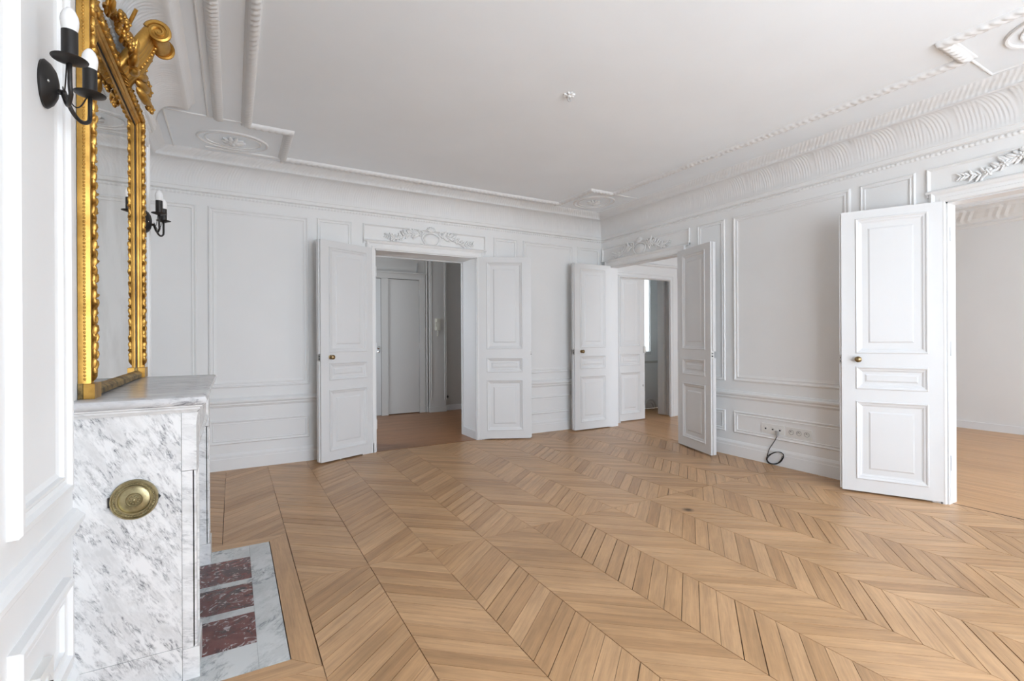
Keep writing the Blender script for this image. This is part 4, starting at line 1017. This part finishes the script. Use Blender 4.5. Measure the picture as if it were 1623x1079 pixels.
# ------------------------------------------------------------------ two-arm wall sconces
def sconce(y, label):
    s = thing('wall_sconce', label, 'sconce', (XW, y, 1.978), 0, 'two-arm sconces beside the mirror')
    rot = Matrix.Rotation(R(90), 4, 'Y')
    pl = MB().lathe([(0.052, 0), (0.054, 0.006), (0.046, 0.018), (0.032, 0.028), (0.014, 0.033), (0, 0.034)], 24, Matrix.Translation((0, 0, 0.010)) @ Matrix.Diagonal((1, 1.0, 1.28, 1)) @ rot)
    bp = obj('back_plate', pl, BRONZE, s, 50)
    obj('screw', MB().ell((0.021, -0.042, 0.004), ((0.003, 0, 0), (0, 0.006, 0), (0, 0, 0.005)), 8, 5), CHROME, bp, True)
    stub = [(0.028, 0, -0.005), (0.045, 0, -0.006)]
    obj('stem', MB().tube(stub, 0.008, 8), BRONZE, s, 40)
    for sg in (-1, 1):
        ey, ex, ez = sg * 0.110, 0.082, 0.040
        pts = []
        for i in range(19):
            t = i / 18; a = -PI + PI * t
            pts.append((0.045 + (ex - 0.045) * min(1, t * 1.3), sg * (0.062 + 0.048 * math.cos(a)) if t > 0.0 else sg * 0.008, -0.012 + 0.048 * math.sin(a) * 1.0))
        pts[0] = (0.045, sg * 0.004, -0.006); pts.append((ex, ey, 0.010)); pts.append((ex, ey, ez))
        arm = obj('arm', MB().tube(pts, 0.0058, 8), BRONZE, s, True)
        wire = [(0.045 + 0.03 * t, sg * (0.012 + 0.096 * t), 0.006 - 0.034 * math.sin(PI * t) + 0.03 * t * t) for t in [i / 12 for i in range(13)]]
        obj('wire', MB().tube(wire, 0.0019, 6), BLACK, arm, True)
        M0 = Matrix.Translation((ex, ey, ez))
        obj('drip_pan', MB().lathe([(0, -0.004), (0.012, -0.004), (0.026, 0.002), (0.040, 0.006), (0.041, 0.008), (0.026, 0.006), (0.012, 0.004), (0, 0.004)], 26, M0), BRONZE, s, 50)
        cs = obj('candle_sleeve', MB().lathe([(0.0185, 0.004), (0.0185, 0.084), (0.0165, 0.084), (0.0165, 0.02)], 18, M0), BRONZE, s, 50)
        bl = obj('bulb', MB().lathe([(0.0205, 0.106), (0.0210, 0.114), (0.0192, 0.126), (0.0140, 0.139), (0.007, 0.148), (0, 0.151)], 18, M0), BULB, cs, 50)
        obj('bulb_base', MB().lathe([(0.015, 0.07), (0.017, 0.084), (0.019, 0.094), (0.0205, 0.106)], 18, M0), BULBW, cs, 50)
    return s
sconce(1.880, 'dark two-arm wall sconce nearest the viewer, left of the gilded mirror')
sconce(3.765, 'dark two-arm wall sconce at the far side of the gilded mirror')

# ------------------------------------------------------------------ sockets, plug and cable on the right wall
def plate3(y1, z, label, kind):
    p = thing('socket_plate', label, 'socket', (XR, y1, z), 0, 'triple socket plates on the right wall')
    obj('plate', MB().box((-0.009, -0.235, -0.045), (0, 0.0, 0.045)), PLASTIC, p)
    for k in range(3):
        c = Matrix.Translation((-0.009, -0.045 - 0.0725 * k, 0)) @ Matrix.Rotation(R(-90), 4, 'Y')
        o = obj('outlet', MB().lathe([(0.0, -0.0005), (0.019, -0.0005), (0.0215, 0.003), (0.0235, 0.003), (0.0245, 0)], 20, c), GREYPL if kind == 'power' else PLASTIC, p, 40)
        if kind == 'power':
            h = MB()
            for dy, dz in ((-0.008, 0), (0.008, 0)): h.lathe([(0, 0.0008), (0.003, 0.0008), (0.003, 0)], 8, c @ Matrix.Translation((dz, dy, 0)))
            h.lathe([(0, 0.012), (0.003, 0.012), (0.003, 0)], 8, c @ Matrix.Translation((0.010, 0, 0)))
            obj('pin', h, BLACK, o)
        else:
            obj('jack_hole', MB().box((-0.0105, -0.045 - 0.0725 * k - 0.007, -0.012), (-0.0092, -0.045 - 0.0725 * k + 0.007, 0.002)), BLACK, o)
    return p
plate3(2.990, 0.347, 'white triple outlet plate with jacks, farther left of the two, with the plug in it', 'data')
plate3(2.735, 0.344, 'white triple power socket plate, nearer the big door leaf', 'power')
cab = thing('cable', 'black cable coiled above the baseboard, hanging from the left plate', 'cable', (0, 0, 0))
obj('plug', MB().box((XR - 0.034, 2.812, 0.296), (XR - 0.009, 2.834, 0.338)).box((XR - 0.028, 2.816, 0.280), (XR - 0.014, 2.830, 0.297)), GREYPL, cab)
cp = [Vector((XR - 0.021, 2.823, 0.283))]
def cyl(y, z, x=XR - 0.026): return Vector((x, y, z))
key = [(2.835, 0.25), (2.862, 0.205), (2.893, 0.155), (2.912, 0.105), (2.921, 0.055), (2.910, 0.022), (2.872, 0.008), (2.825, 0.016), (2.778, 0.050), (2.752, 0.098), (2.757, 0.128), (2.790, 0.140), (2.832, 0.128), (2.878, 0.098), (2.910, 0.060), (2.922, 0.030), (2.900, 0.010), (2.855, 0.010), (2.805, 0.028), (2.765, 0.072), (2.750, 0.112), (2.768, 0.136), (2.815, 0.136), (2.865, 0.112), (2.905, 0.078), (2.921, 0.042), (2.90, 0.016), (2.85, 0.014), (2.80, 0.034), (2.768, 0.074), (2.760, 0.105)]
cp += [cyl(y, z, XR - 0.026 - 0.0045 * (i // 8)) for i, (y, z) in enumerate(key)]
def smooth_path(P, n=5):
    out = []
    for i in range(len(P) - 1):
        a, b_, c_, d_ = P[max(0, i - 1)], P[i], P[i + 1], P[min(len(P) - 1, i + 2)]
        for j in range(n):
            t = j / n
            out.append(0.5 * ((2 * b_) + (c_ - a) * t + (2 * a - 5 * b_ + 4 * c_ - d_) * t * t + (3 * b_ - a - 3 * c_ + d_) * t ** 3))
    return out + [P[-1]]
obj('cord', MB().tube(smooth_path(cp), 0.0036, 7), BLACK, cab, True)
# small raised socket on the dado beside the fireplace
ls = thing('wall_socket', 'white surface socket low on the panel left of the fireplace', 'socket', (XW, 1.80, 0.30))
obj('plate', MB().box((0.0, -0.055, -0.055), (0.022, 0.055, 0.055)), PLASTIC, ls)
lso = obj('outlet', MB().lathe([(0, 0.0235), (0.019, 0.0235), (0.022, 0.027), (0.027, 0.026), (0.029, 0.021)], 20, Matrix.Rotation(R(90), 4, 'Y')), PLASTIC, ls, 40)
obj('pin', MB().lathe([(0, 0.034), (0.003, 0.034), (0.003, 0.022)], 8, Matrix.Translation((0, 0.0, 0.010)) @ Matrix.Rotation(R(90), 4, 'Y')), BLACK, lso)
